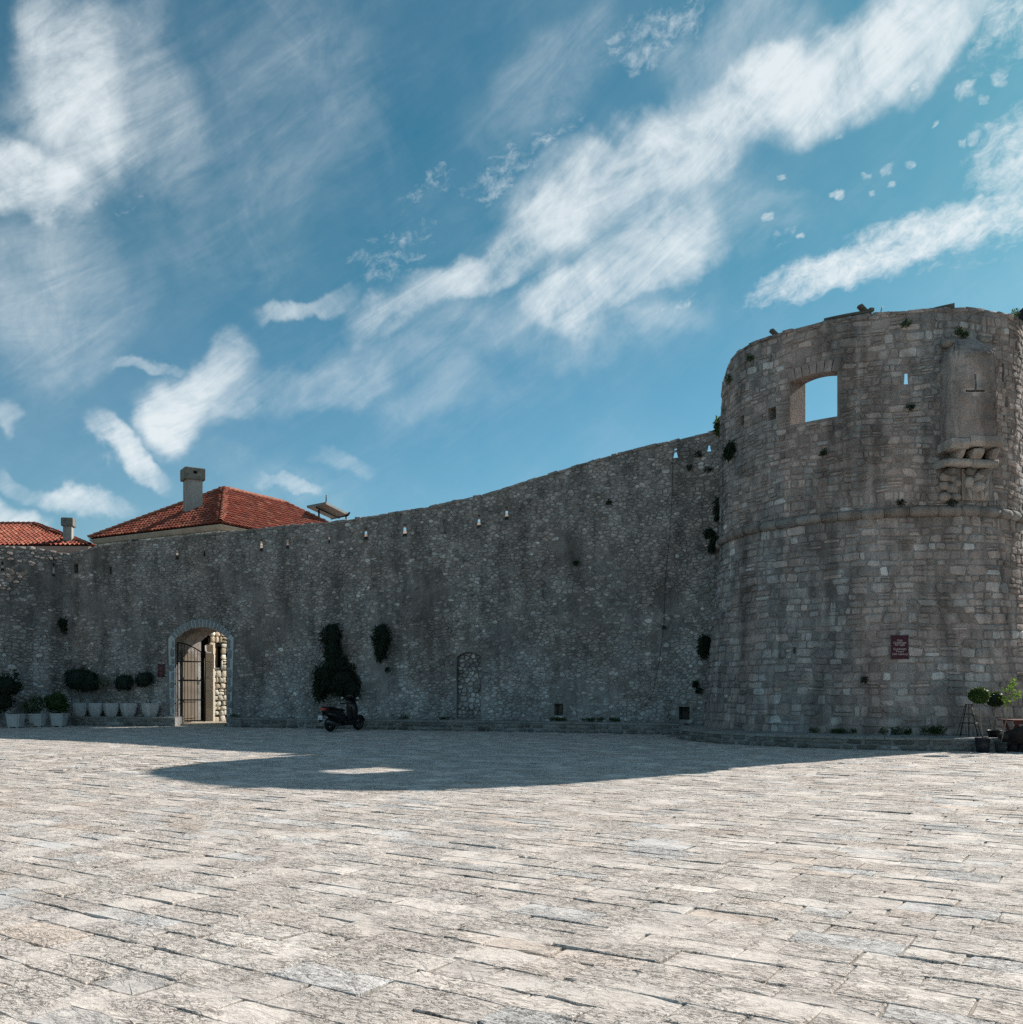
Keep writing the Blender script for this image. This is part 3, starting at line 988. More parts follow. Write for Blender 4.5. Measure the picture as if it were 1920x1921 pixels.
def paving():
    rng = rs(5)
    rc = slab_field(rng)
    ros = gp(150, 1432)                         # the rosette of wedge slabs
    cen = rc[:, :1] * np.array(E1)[None, :2] + rc[:, 1:2] * np.array(E2)[None, :2]
    RR = 2.3
    keep = np.hypot(cen[:, 0] - ros.x, cen[:, 1] - ros.y) > RR + .12
    # nothing under the wall, the bench, the plinth or the tower
    inwall = np.interp(cen[:, 0], bench.p[:, 0], bench.p[:, 1]) - 0.1 < cen[:, 1]
    gate = (cen[:, 0] > -14.6) & (cen[:, 0] < -11.2) & (cen[:, 1] < 45)
    left = (cen[:, 0] < -18.6) & (cen[:, 1] < 39.3 + (cen[:, 0] + 21) * .9)
    keep &= ~inwall | gate | left
    keep &= np.hypot(cen[:, 0] - 12.05, cen[:, 1] - 31.3) > 7.0
    rc, cen = rc[keep], cen[keep]

    def Pf(u, v, d):
        return np.stack([u * E1.x + v * E2.x, u * E1.y + v * E2.y, d], -1)

    def build(rc, Pf, rng):
        n = len(rc)
        g = rng.uniform(.0008, .0042, (n, 1))
        c, hw = rc[:, None, :2], (rc[:, None, 2:] / 2 - g[:, None])
        sq = np.array([(1, -.93), (1, .93), (.97, 1), (.5, 1), (0, 1), (-.5, 1), (-.97, 1), (-1, .93), (-1, -.93), (-.97, -1), (-.5, -1), (0, -1), (.5, -1), (.97, -1)])[None]
        K = sq.shape[1]
        jit = rng.normal(0, .0055, (n, K, 2))
        chip = (rng.random((n, K, 1)) < .12) * rng.uniform(.01, .035, (n, K, 1)) * -np.sign(sq) * (np.abs(sq) > .9)   # broken arrises
        lift = rng.normal(0, .0017, (n, 1)) + (rng.random((n, 1)) < .03) * rng.uniform(.004, .011, (n, 1))
        tilt = rng.normal(0, .0022, (n, 2))
        L = []
        for sc, z, jz in ((1.0, None, 0), (1.0, -.004, .0025), (.965, 0.0, .0012)):
            uv = c + (sq * hw * sc + jit) + (chip if sc < 1 else chip * .6)
            d = np.full((n, K), -.05) if z is None else lift + z + rng.normal(0, jz, (n, K)) + (sq[..., 0] * tilt[:, :1] + sq[..., 1] * tilt[:, 1:]) * sc
            L.append((uv, d))
        L.append((c + rng.normal(0, .15, (n, 1, 2)) * hw, lift + rng.normal(0.001, .0025, (n, 1))))
        uv = np.concatenate([a for a, _ in L], 1)
        d = np.concatenate([b for _, b in L], 1)
        V = Pf(uv[..., 0], uv[..., 1], d)
        q = np.array([(j * K + i, j * K + (i + 1) % K, (j + 1) * K + (i + 1) % K, (j + 1) * K + i) for j in range(2) for i in range(K)])
        t = np.array([(2 * K + i, 2 * K + (i + 1) % K, 3 * K) for i in range(K)])
        r_ = rng.random(n)
        tn = np.stack([np.exp(rng.normal(0, .06, n)).clip(.78, 1.15), (r_ < .14) * rng.uniform(.1, .8, n) ** 1.5, (r_ > .84) * rng.uniform(.1, .8, n)], 1)
        return V, q, t, tn

    V, q, t, tn = build(rc, Pf, rng)
    # rosette: rings of wedges
    ring_rc, r_ = [], .14
    while r_ < RR - .02:
        h = min(rng.uniform(.24, .34), RR - r_)
        m = max(5, int(2 * math.pi * (r_ + h / 2) / .48))
        a0 = rng.random()
        for i in range(m):
            ring_rc.append(((i + a0) * 2 * math.pi / m, r_ + h / 2, 2 * math.pi / m, h))
        r_ += h
    ring_rc = np.array(ring_rc)

    def Pr(a, r_, d):
        return np.stack([ros.x + r_ * np.cos(a), ros.y + r_ * np.sin(a), d], -1)
    ring2 = ring_rc.copy()
    V2, _, _, tn2 = build(np.stack([ring_rc[:, 0], ring_rc[:, 1], np.maximum(ring_rc[:, 2] - .02, .05), ring_rc[:, 3]], 1), Pr, rng)
    V, tn = np.concatenate([V, V2]), np.concatenate([tn, tn2])
    # flat (faceted) tops keep the split-stone look
    place_stones(ground, V, q, t, tn, M['paving'], 300, 'paving_slab', 'paving_slabs', 6, smooth=False)


paving()


# ------------------------------------------------------------------ the long wall
def wall_top_fn(cv, pts):
    us, hs = [], []
    for px, py in pts:
        u, v = cv.uv(px, py)
        us.append(u)
        hs.append(v)
    return lambda u: float(np.interp(u, us, hs))


WH = wall_top_fn(WC, [(146, 1036), (200, 1023), (300, 1011), (420, 999), (560, 986), (630, 979), (720, 966), (800, 953), (900, 931), (1000, 899), (1100, 869), (1200, 841), (1300, 819), (1352, 807)])

wall = thing('fortress_wall', 'long curving grey rubble wall with arched gateway and a row of loopholes, rising towards the round tower', 'wall', (float(WC.P(WC.L / 2, 0, 0)[0]), float(WC.P(WC.L / 2, 0, 0)[1]), 0))

GU0, GU1 = WC.upx(329, 2.0), WC.upx(427, 2.0)
GC = (GU0 + GU1) / 2
gv_s = WC.uv(378, 1199)[1]
gv_t = WC.uv(378, 1176)[1]
GATE = arch_outline(GU0, GU1, -0.3, gv_s, gv_t - gv_s, 14)


def build_long_wall():
    rng = rs(11)
    core = core_mesh(WC, 0, WC.L, lambda u: [(0, -.3), (0, WH(u)), (-.75, WH(u)), (-.75, WH(u) - 2.4), (-2.0, WH(u) - 2.4), (-2.0, -.3)], M['wall_core'], du=.3)
    co = link('wall_core', core)
    cutters, holes = [], []
    P = lambda u, v, d: WC.P(u, v, d)
    cutters.append(MB().prism(GATE, P, .3, -2.3).mesh('c', None))
    holes.append([(a, b) for a, b in GATE])
    slits = [(333, 1031, 1050, 7), (384, 1028, 1044, 4), (491, 1011, 1035, 7), (540, 1009, 1030, 6), (618, 1003, 1020, 4), (687, 990, 1014, 8), (760, 982, 1008, 9), (833, 975, 1001, 9),
             (899, 965, 992, 8), (951, 950, 976, 8), (1268, 841, 859, 8), (1331, 836, 847, 7)]
    for x, a, b, w in slits:
        u0, u1, v0, v1 = WC.quad(x - w / 2, x + w / 2, a, b)
        m, o = loophole(WC, u0, u1, v0, v1, .75, .6, .40 if x < 1200 else .0, -.3 if x < 1200 else .3)
        cutters.append(m)
        holes.append(o)
    for x0, x1, y0, y1, dp in ((139, 147, 1058, 1075, .5), (1040, 1057, 1320, 1342, .5), (1274, 1294, 1326, 1350, .7), (206, 210, 1063, 1078, .3)):
        u0, u1, v0, v1 = WC.quad(x0, x1, y0, y1)
        pl = [(u0, v0), (u1, v0), (u1, v1), (u0, v1)]
        cutters.append(MB().prism(pl, P, .2, -dp).mesh('c', None))
        holes.append(pl)
    # walled-up doorway: shallow arched recess
    u0, u1 = WC.upx(857, 2), WC.upx(903, 2)
    vb, vs, vt = WC.uv(880, 1346)[1], WC.uv(880, 1232)[1], WC.uv(880, 1223)[1]
    niche = arch_outline(u0, u1, vb - .05, vs, vt - vs, 8)
    cutters.append(MB().prism(niche, P, .2, -.17).mesh('c', None))
    holes.append(niche)
    cut(co, cutters)
    core = co.data
    bpy.data.objects.remove(co)
    part('wall_core', core, wall)
    # surround of the gate: band of dressed blocks laid in pale mortar
    band = arch_outline(GU0 - .31, GU1 + .31, .0, gv_s + .02, gv_t - gv_s + .30, 14)
    inner = GATE
    mb = MB()
    # mortar band as quads between inner and outer outline (open at the foot)
    io, ii = band[1:] + band[:1], inner[1:] + inner[:1]
    ii = [(a, max(b, 0)) for a, b in ii]
    io = [(a if b > gv_s - .1 else (GU0 - .20 - .05 * math.sin(7 * b) if a < GC else GU1 + .20 + .05 * math.sin(6 * b)), b) for a, b in io]
    vs_, fs_ = [], []
    for (a, b), (c, d) in zip(io, ii):
        vs_ += [WC.P(a, b, .0), WC.P(a, b, .03), WC.P(c, d, .03), WC.P(c, d, -.06)]
    for i in range(len(io) - 1):
        for k in range(3):
            fs_.append((i * 4 + k, i * 4 + k + 1, (i + 1) * 4 + k + 1, (i + 1) * 4 + k))
    mb.add(vs_, fs_)
    part('gate_surround_mortar', mb.mesh('m', M['arch_mortar']), wall)
    w = (GU1 - GU0) / 2
    rise = gv_t - gv_s
    rad = (w * w + rise * rise) / (2 * rise)
    cc = gv_t - rad
    a0 = math.asin(w / rad)
    nv = 17
    for i in range(nv):
        aa = -a0 + 2 * a0 * (i + .5) / nv
        da = a0 / nv * rng.uniform(.62, .8)
        ro = rad + rng.uniform(.30, .40)
        vs_ = []
        for d in (-.05, .055):
            for r_, s in ((rad + .01, -1), (rad + .01, 1), (ro, 1), (ro, -1)):
                k_ = .92 if d > 0 else 1
                vs_.append(WC.P(GC + r_ * math.sin(aa + s * da * k_), cc + r_ * math.cos(aa + s * da * k_), d + rng.uniform(-.008, .008)))
        m_ = MB().add(vs_, [(0, 1, 2, 3), (4, 5, 6, 7), (0, 1, 5, 4), (1, 2, 6, 5), (2, 3, 7, 6), (3, 0, 4, 7)])
        part('voussoir', m_.mesh('voussoir', M['arch'], (rng.uniform(.85, 1.1), 0, 0)), wall)
    for sgn, ue in ((-1, GU0), (1, GU1)):
        v, k = .12, 0
        while v < gv_s - .1:
            h = min(rng.uniform(.26, .42), gv_s - v)
            ww = rng.uniform(.14, .2) if k % 2 else rng.uniform(.22, .34)
            a, b = sorted((ue + sgn * .015, ue + sgn * (ww - .02)))
            V, q, t = stone_verts(WC.P, np.array([[(a + b) / 2, v + h / 2, b - a - .01, h - .035]]), rng, (.045, .06), .05, top=.9)
            part('jamb_stone', mesh_np('jamb_stone', V[0], [q, t], [M['arch']], np.array([[rng.uniform(.85, 1.1), 0, 0]] * len(V[0])), True), wall)
            v += h
            k += 1
    holes.append(band)
    # face stones: large near the ground, small rubble above
    r1, c1 = rubble_rings(.1, WC.L - 2.6, .37, WH, .185, .098, rng, holes, .26, .004, smear=1.5)
    rn, cn = rubble_rings(u0, u1, vb, lambda u: vs + .12, .2, .14, rng, (), .2, .012, smear=9)
    V, q, t = ring_verts(WC.P, r1, None, rng, (.004, .034))
    V2, _, _ = ring_verts(lambda u, v, d: WC.P(u, v, d - .16), rn, None, rng, (.02, .08))
    tn = tints(len(V), rng, .18, .3, .07)
    V, tn = np.concatenate([V, V2]), np.concatenate([tn, tints(len(rn), rng, .2, .6, .2)])
    place_stones(wall, V, q, t, tn, M['wall'], 300, smooth=False)
    part('top_stones', rubble_top(WC, 0.2, WC.L - 2.2, WH, .03, -.76, rng).mesh('t', M['wall'], (.95, .1, 0)), wall, stuff=True)


build_long_wall()

# ------------------------------------------------------------------ the wall returning on the left
lwall = thing('fortress_wall', 'shorter rubble wall at the far left behind the square planters, meeting the long wall in a corner', 'wall', (-26.0, 34.0, 0))
LH = wall_top_fn(LW, [(0, 1025), (60, 1028), (110, 1036), (130, 1040)])


def build_left_wall():
    rng = rs(12)
    u_in = LW.upx(-250, 5)
    o = link('wall_core', core_mesh(LW, u_in - 6, LW.L, lambda u: [(0, -.3), (0, LH(u)), (-.75, LH(u)), (-.75, -.3)], M['wall_core']))
    cs, holes = [], []
    for x, a, b, w in ((5, 1053, 1071, 7), (101, 1057, 1081, 6)):
        q_ = LW.quad(x - w / 2, x + w / 2, a, b)
        m, ol = loophole(LW, *q_, .75, .3, .22, -.1)
        cs.append(m)
        holes.append(ol)
    cut(o, cs)
    me = o.data
    bpy.data.objects.remove(o)
    part('wall_core', me, lwall)
    rg, cg = rubble_rings(u_in - 2, LW.L - .02, .02, LH, .23, .115, rng, holes, .24, .006)
    V, q, t = ring_verts(LW.P, rg, None, rng, (.008, .055))
    place_stones(lwall, V, q, t, tints(len(rg), rng, .2, .3, .1), M['wall'], 300, smooth=False)
    part('top_stones', rubble_top(LW, u_in - 2, LW.L + .1, LH, .03, -.76, rng).mesh('t', M['wall'], (.95, .1, 0)), lwall, stuff=True)


build_left_wall()

# ------------------------------------------------------------------ benches and plinth of stone
BH = .38


def stone_bench(name, label, cv, u0, u1, H, depth, seed, mat='ledge', row=(.12, .17), lim=300, ends=True):
    rng = rs(seed)
    p = cv.P((u0 + u1) / 2, 0, 0)
    b = thing(name, label, 'stone ledge', (float(p[0]), float(p[1]), 0), 'low stone ledges along the foot of the walls')
    dp = depth if callable(depth) else (lambda u: depth)
    part('ledge_core', core_mesh(cv, u0, u1, lambda u: [(-.04, -.05), (-.04, H - .06), (-dp(u), H - .06), (-dp(u), -.05)], M['wall_core'], du=.3), b)
    rc = courses(u0, u1, .0, lambda u: H - .06, row, (.18, .5), rng, (), .2, .01, vmax=H - .07)
    V, q, t = stone_verts(lambda u, v, d: cv.P(u, v, d - .04), rc, rng, (.02, .045), .14, 2)
    place_stones(b, V, q, t, tints(len(rc), rng, .25, .2, .1), M[mat], lim)
    u = u0
    while u < u1 - .02:                              # coping slabs
        w = min(rng.uniform(.45, .95), u1 - u)
        if u1 - u - w < .3:
            w = u1 - u
        uu = np.linspace(u + .006, u + w - .006, 4)
        z = H + rng.uniform(-.008, .008)
        e = rng.uniform(-.01, .02)
        mb = MB()
        mb.loft([[tuple(cv.P(x, H - .062, e)), tuple(cv.P(x, z - .012, e)), tuple(cv.P(x, z, e - .02)), tuple(cv.P(x, z, -dp(x) - .01)), tuple(cv.P(x, H - .062, -dp(x) - .01))] for x in uu], True, False)
        part('coping_slab', mb.mesh('coping_slab', M[mat], (rng.uniform(1.0, 1.35), rng.random() * .4, .2)), b)
        u += w
    return b


ub = lambda px: bench.upx(px, 0.2)
benchL = stone_bench('stone_bench', 'low stone ledge left of the gateway carrying five tapered white pots', bench, ub(122), ub(326), BH, .78, 21)
benchR = stone_bench('stone_bench', 'long low stone ledge along the wall between the gateway and the tower, behind the scooter', bench, ub(429), ub(1283), BH, .78, 22)

pl = [(5.78, 32.4), (5.32, 30.7), (5.28, 29.3), (5.72, 27.66)]
pl += [(12.05 + 7.3 * math.cos(R(a)), 31.31 + 7.3 * math.sin(R(a))) for a in range(218, 271, 4)]
pl += [(12.05 + 5.69 * math.cos(R(a)), 29.7 + 5.69 * math.sin(R(a))) for a in range(274, 361, 6)] + [(17.74, 31), (17.74, 36)]
PC = Curve(pl, smooth=2)


def plinth_depth(u):
    q = PC.P(u, 0, 0)
    r_ = math.hypot(q[0] - 12.05, q[1] - 31.31)
    return 1.75 if q[0] > 6.4 else 1.35


plinth = stone_bench('stone_plinth', 'curved low stone plinth running round the foot of the round tower', PC, .35, PC.L - 3, .335, plinth_depth, 23, row=(.11, .15))

# ------------------------------------------------------------------ the round tower
tower = thing('round_tower', 'tall round grey stone tower with an open window and a projecting bartizan', 'tower', (12.05, 31.31, 0))
TH = wall_top_fn(TW, [(1366, 692), (1385, 659), (1440, 633), (1530, 609), (1620, 591), (1700, 584), (1790, 578.5), (1860, 585), (1918, 605)])
_th0 = TH
_uj = TW.upx(1366, 11)
TH = lambda u: _th0(u) - max(0.0, _uj - .25 - u) * 1.3    # unseen rim behind the wall junction, lowered to shorten the tower's cast shadow
TT = 0.80
STR = 6.42                                            # height of the string course


def build_tower():
    rng = rs(31)
    vs = [-.3, 0, 1.2, 2.5, 4, 5.3, 6.3]
    th = lambda u: TH(u)
    o = link('tower_core', core_mesh(TW, .0, TW.L, lambda u: [(0, v) for v in vs] + [(0, th(u)), (-TT, th(u)), (-TT, 6.0), (-TT, -.3)], M['tower_core'], du=.3))
    P = lambda u, v, d: TW.P(u, v, d)
    cs, holes = [], []
    # the big open window: arched head, ragged sill
    ua, ub_ = TW.upx(1483, 9.9), TW.upx(1575, 9.9)
    va, vsr, vt = TW.uv(1540, 787)[1], TW.uv(1540, 704)[1], TW.uv(1540, 700)[1]
    win = arch_outline(ua, ub_, va, vsr, vt - vsr, 10)
    inn = arch_outline(ua - .02, ub_ - .32, va + .06, vsr + .16, vt - vsr, 10)  # hidden right jamb drawn in to narrow the sun patch on the paving
    cs.append(MB().prism(win, P, .3, -TT - .2, inn).mesh('c', None))
    holes.append(win)
    for x, a, b, w, fl, ri in ((1700, 701, 721, 7, .25, -.25), (1889, 744, 763, 6, .2, .4)):
        q_ = TW.quad(x - w / 2, x + w / 2, a, b)
        m, ol = loophole(TW, *q_, TT, fl, ri, .35 if ri < 0 else -.1, .85)
        cs.append(m)
        holes.append(ol)
    for x0, x1, y0, y1, dp in ((1441, 1456, 762, 790, .6), (1389, 1396, 778, 800, .3), (1880, 1884, 682, 716, .25), (1688, 1698, 1212, 1216, .2), (1487, 1494, 1214, 1226, .12)):
        q_ = TW.quad(x0, x1, y0, y1)
        pl_ = [(q_[0], q_[2]), (q_[1], q_[2]), (q_[1], q_[3]), (q_[0], q_[3])]
        cs.append(MB().prism(pl_, P, .2, -dp).mesh('c', None))
        holes.append(pl_)
    cut(o, cs)
    me = o.data
    bpy.data.objects.remove(o)
    part('tower_core', me, tower)
    # window head: flat arch stones
    w = ub_ - ua
    for i in range(7):
        a, b = ua + w * i / 7 + .008, ua + w * (i + 1) / 7 - .008
        hm = lambda u: vsr + (vt - vsr) * (1 - ((u - (ua + ub_) / 2) / (w / 2)) ** 2)
        top = vt + .30 + rng.uniform(-.03, .03)
        k = ((a + b) / 2 - (ua + ub_) / 2) * .12
        vs_ = []
        for d in (-.3, .05):
            vs_ += [TW.P(a, hm(a) + .01, d), TW.P(b, hm(b) + .01, d), TW.P(b + k, top, d), TW.P(a + k, top, d)]
        part('window_head_stone', MB().add(vs_, [(0, 1, 2, 3), (4, 5, 6, 7), (0, 1, 5, 4), (1, 2, 6, 5), (2, 3, 7, 6), (3, 0, 4, 7)]).mesh('v', M['tower'], (rng.uniform(.85, 1.1), .5, .1)), tower)
    headbox = [(ua - .06, vsr), (ub_ + .06, vsr), (ub_ + .1, vt + .32), (ua - .1, vt + .32)]
    holes.append(headbox)
    bz = TW.quad(1764, 1864, 640, 932)
    holes.append([(bz[0] + .06, bz[2]), (bz[1] - .06, bz[2]), (bz[1] - .06, bz[3] - .1), (bz[0] + .06, bz[3] - .1)])
    u_a = TW.upx(1352, 6.4) - 1.6
    # lower, battered part in courses of squared blocks; upper part in smaller squared rubble
    lo = courses(u_a, TW.L - 2, .30, lambda u: STR - .12, (.17, .32), (.2, .5), rng, holes, .3, .012, vmax=STR - .14)
    up = courses(u_a, TW.L - 2, STR + .14, TH, (.13, .27), (.16, .44), rng, holes, .36, .012)
    V, q, t = stone_verts(TW.P, lo, rng, (.004, .05), .15, 3, top=.86, wob=warp(.018, 1.9, 2.7))
    V2, _, _ = stone_verts(TW.P, up, rng, (.0, .045), .2, 3, top=.86, wob=warp(.03, 2.1, 3.1, ph=1))
    tn, tn2 = tints(len(lo), rng, .19, .16, .06), tints(len(up), rng, .19, .2, .05)
    # rust-pink staining: washed down in a few vertical bands and over the lower right
    for rc_, t_ in ((lo, tn), (up, tn2)):
        for px_, wd_ in ((1400, .3), (1608, .3), (1640, .2), (1866, .35)):
            t_[:, 1] += .8 * np.exp(-((rc_[:, 0] - TW.upx(px_, 6)) / wd_) ** 2) * rng.uniform(.4, 1, len(rc_))
    t_ = tn
    t_[:, 1] += np.clip((lo[:, 0] - TW.upx(1690, 4)) / 1.5, 0, 1) * np.clip((lo[:, 1] - 1.8) / 2, 0, 1) * rng.uniform(.2, 1, len(lo))
    tn[:, 1], tn2[:, 1] = tn[:, 1].clip(0, 1.2), tn2[:, 1].clip(0, 1.2)
    place_stones(tower, np.concatenate([V, V2]), q, t, np.concatenate([tn, tn2]), M['tower'], 300, smooth=False)
    part('top_stones', rubble_top(TW, u_a, TW.L - .4, TH, .03, -TT, rng, .015, .06, (.3, .6)).mesh('t', M['tower'], (.95, .1, 0)), tower, stuff=True)
    # string course of rounded blocks
    u = u_a
    while u < TW.L - 1:
        w = rng.uniform(.42, .82)
        z = STR + rng.uniform(-.012, .012)
        r_ = .145 + rng.uniform(-.01, .01)
        us_ = np.linspace(u + .006, u + w - .006, 5)
        rings = []
        for i, x in enumerate(us_):
            k = .9 if i in (0, 4) else 1.0
            rings.append([tuple(TW.P(x, z + r_ * k * math.sin(a), .02 + r_ * k * math.cos(a))) for a in np.linspace(0, 2 * math.pi, 12, endpoint=False)])
        part('string_course_stone', MB().loft(rings).mesh('s', M['trim'], (rng.uniform(.7, 1.0), rng.random() * .4, 0)), tower)
        u += w


def build_bartizan():
    """small projecting look-out box on corbels, with a weathered carved relief below"""
    rng = rs(33)
    u = TW.upx(1808, 9)
    n = TW.N(u)
    tg = Vector((-n.y, n.x, 0))
    base = vec3(TW.P(u, 7, 0))
    base.z = 0

    def L(a, z, d):
        return base + tg * a + n * d + Vector((0, 0, z))
    vpx = lambda py, d: EYE + (HY - py) / F * (base + n * d).y
    hw, dep = .66, .62
    zb, zt, zh = vpx(822, dep), vpx(672, dep), vpx(640, .1)
    bt = part('bartizan', MB().box((0, 0, 0), (.1, .1, .1)).mesh('x', M['trim']), tower)
    bt_loc = worldpos(bt)

    def prof(w, d, c=.16):
        return [(-w, -.25), (-w, d - c * .7), (-w + c * .55, d - .12 * c), (-w + c * 1.3, d), (w - c * 1.3, d), (w - c * .55, d - .12 * c), (w, d - c * .7), (w, -.25)]
    def dense(pr, k=5):
        return [tuple(np.array(a) * (1 - t_) + np.array(b) * t_) for a, b in zip(pr, pr[1:]) for t_ in np.linspace(0, 1, k, endpoint=False)] + [pr[-1]]
    rings = []
    N_ = 30
    nb_ = len(dense(prof(hw, dep)))
    wave = rng.normal(0, 1, (6, 4))

    def lumpy(z, k):
        return sum(.008 * math.sin(w[0] * 6 + z * (4 + 9 * abs(w[1])) + k * (.5 + abs(w[2]))) for w in wave)
    for i in range(N_ + 1):
        z = zb + (zt - zb) * i / N_
        j = rng.normal(0, .006, (nb_, 2))
        rings.append([L(a + j[k, 0] + .6 * lumpy(z + 3, k), z, d + j[k, 1] + lumpy(z, k)) - bt_loc for k, (a, d) in enumerate(dense(prof(hw, dep)))])
    for k_, (f, zf) in enumerate(((1.0, .0), (.93, .3), (.72, .65), (.35, 1.0))):
        if k_:
            j = rng.normal(0, .025, (nb_, 2))
            rings.append([L((a + j[k, 0]) * (.25 + .75 * f), zt + (zh - zt) * zf, (d if d < 0 else d * f) + j[k, 1]) - bt_loc for k, (a, d) in enumerate(dense(prof(hw, dep)))])
    me = MB().loft(rings, True, False).mesh('bartizan', M['tower'], (.95, .45, 0))
    old = bt.data
    bt.data = me
    bpy.data.meshes.remove(old)
    # cross-shaped slit
    zc = vpx(733, dep)
    cs = []
    for a0, a1, z0, z1 in ((-.035, .035, zc - .02, zc + .46), (-.26, .26, zc - .03, zc + .03), (-.06, .06, zc - .12, zc + .05)):
        sh = -.03
        cs.append(MB().prism([(a0 + sh, z0), (a1 + sh, z0), (a1 + sh, z1), (a0 + sh, z1)], lambda a, z, d: L(a, z, d), dep + .2, dep - .32).mesh('c', None))
    cut(bt, cs)

    def sub(name, mb, tn=(.9, .4, .2), mat='trim'):
        me = mb.mesh(name, M[mat], tn)
        n_ = len(me.vertices)
        for v in me.vertices:
            v.co -= bt_loc
        o = link(name, me, bt)
        return o
    # rough hood stones over it
    for i in range(16):
        a = rng.uniform(-.55, .55)
        f = rng.uniform(.1, .85)
        sub('hood_stone', blob(L(a, zt + (zh - zt) * f + .02, dep * (1 - f * .8) - .05), (rng.uniform(.12, .24), rng.uniform(.1, .2), rng.uniform(.06, .13)), rng, rz=math.atan2(tg.y, tg.x)), (rng.uniform(.7, 1), .2, 0))
    # moulded slab under the box
    z2 = vpx(838, dep)
    for a0, a1, lift in ((-hw - .07, -.22, -.05), (-.20, hw + .09, .02)):
        rr = []
        for a in np.linspace(a0, a1, 6):
            e = rng.normal(0, .006)
            rr.append([L(a, zb + .0 + lift + e, -.1), L(a, z2 + lift + e, -.1), L(a, z2 + lift + e, dep + .0), L(a, (zb + z2) / 2 + lift + e, dep + .09), L(a, zb + lift + .03 + e, dep + .06)])
        sub('sill_slab', MB().loft(rr, True, False), (1.0, .5, .3))
    z3 = vpx(861, .45)
    for a, wd in ((-.34, .15), (.12, .30), (.60, .16)):
        rr = []
        for s in np.linspace(0, 1, 8):
            z = z2 - .03 - (z2 - z3 - .0) * s
            d = dep * .98 * math.sqrt(max(0.02, 1 - s * s * .8)) - .02
            rr.append([L(a - wd / 2, z, -.1), L(a - wd / 2, z, d * .95), L(a - wd * .3, z, d), L(a + wd * .3, z, d), L(a + wd / 2, z, d * .95), L(a + wd / 2, z, -.1)])
        sub('corbel', MB().loft(rr, True, True), (.95, .9, .2))
    z4 = vpx(873, .45)
    for a0, a1 in ((-.80, .02), (.03, hw + .10)):
        rr = []
        for a in np.linspace(a0, a1, 5):
            e = rng.normal(0, .008)
            rr.append([L(a, z3 + e, -.1), L(a, z4 + e, -.1), L(a, z4 + e, .36), L(a, (z3 + z4) / 2 + e, .43), L(a, z3 + .015 + e, .40)])
        sub('lower_slab', MB().loft(rr, True, True), (1.0, .6, .3))
    for a, ww in ((-.42, .3), (.1, .22), (.48, .26)):
        sub('bracket_stone', blob(L(a, z4 - .10, .10), (ww * .6, .17, .11), rng, rz=math.atan2(tg.y, tg.x)), (.55, .2, 0))
    # carved panel, worn: frame, crouching winged beast with folded feathers
    zp0, zp1 = vpx(938, .06), vpx(880, .06)
    sub('relief_panel', MB().prism([(-.08, zp0), (.70, zp0), (.70, zp1), (-.08, zp1)], L, -.06, .06), (.95, .9, .1))
    rel = MB()
    hgt = zp1 - zp0

    def lump(a, z, d, sx, sz, rot=0.0, sd=.07):
        vs, fs = [], []
        for j, ph in enumerate(np.linspace(-.5, .5, 5) * math.pi):
            for k in range(8):
                th_ = 2 * math.pi * k / 8
                x, y, zz = math.cos(ph) * math.cos(th_) * sx, math.cos(ph) * math.sin(th_) * sd, math.sin(ph) * sz
                ca, sa = math.cos(rot), math.sin(rot)
                vs.append(L(a + x * ca - zz * sa, zp0 + z * hgt + x * sa + zz * ca, d + y))
        for j in range(4):
            for k in range(8):
                fs.append((j * 8 + k, j * 8 + (k + 1) % 8, (j + 1) * 8 + (k + 1) % 8, (j + 1) * 8 + k))
        rel.add(vs, fs, True)
    lump(.33, .42, .08, .26, .16, .25, .17)
    lump(.08, .56, .09, .13, .17, 0, .19)
    for i in range(5):
        lump(.30 + .05 * i, .66 + .07 * i, .09, .28 - .02 * i, .040, .45 - .07 * i, .12)
    for a, z, r_ in ((.12, .2, .3), (.22, .16, -.15), (.46, .2, .2), (.56, .18, -.2)):
        lump(a, z, .07, .055, .19, r_, .12)
    lump(.60, .5, .06, .045, .22, -.35, .06)
    sub('carved_relief', rel, (1.2, .9, .3))
    for a, z, s in ((-.52, .75, .17), (-.35, .72, .14), (-.58, .45, .15), (-.36, .38, .17), (-.2, .55, .14), (-.55, .1, .16), (-.25, .1, .15)):
        sub('infill_stone', blob(L(a, zp0 + z * hgt, .02), (s, .09, s * .8), rng, rz=math.atan2(tg.y, tg.x)), (rng.uniform(.9, 1.1), .8, .1))


def blob(c, size, rng, rz=0.0, n=8, m=5, rough=.12):
    """irregular rounded stone"""
    mb = MB()
    vs, fs = [], []
    ca, sa = math.cos(rz), math.sin(rz)
    for j in range(m):
        ph = -math.pi / 2 + math.pi * j / (m - 1)
        for k in range(n):
            th = 2 * math.pi * k / n
            s = 1 + (rng.normal(0, rough) if 0 < j < m - 1 else 0)
            e = .7
            x = abs(math.cos(ph)) ** e * math.copysign(abs(math.cos(th)) ** e, math.cos(th)) * size[0] * s
            y = abs(math.cos(ph)) ** e * math.copysign(abs(math.sin(th)) ** e, math.sin(th)) * size[1] * s
            z = math.copysign(abs(math.sin(ph)) ** e, math.sin(ph)) * size[2] * (s * .5 + .5)
            vs.append((c[0] + x * ca - y * sa, c[1] + x * sa + y * ca, c[2] + z))
    for j in range(m - 1):
        for k in range(n):
            fs.append((j * n + k, j * n + (k + 1) % n, (j + 1) * n + (k + 1) % n, (j + 1) * n + k))
    return mb.add(vs, fs, True)


build_tower()
build_bartizan()


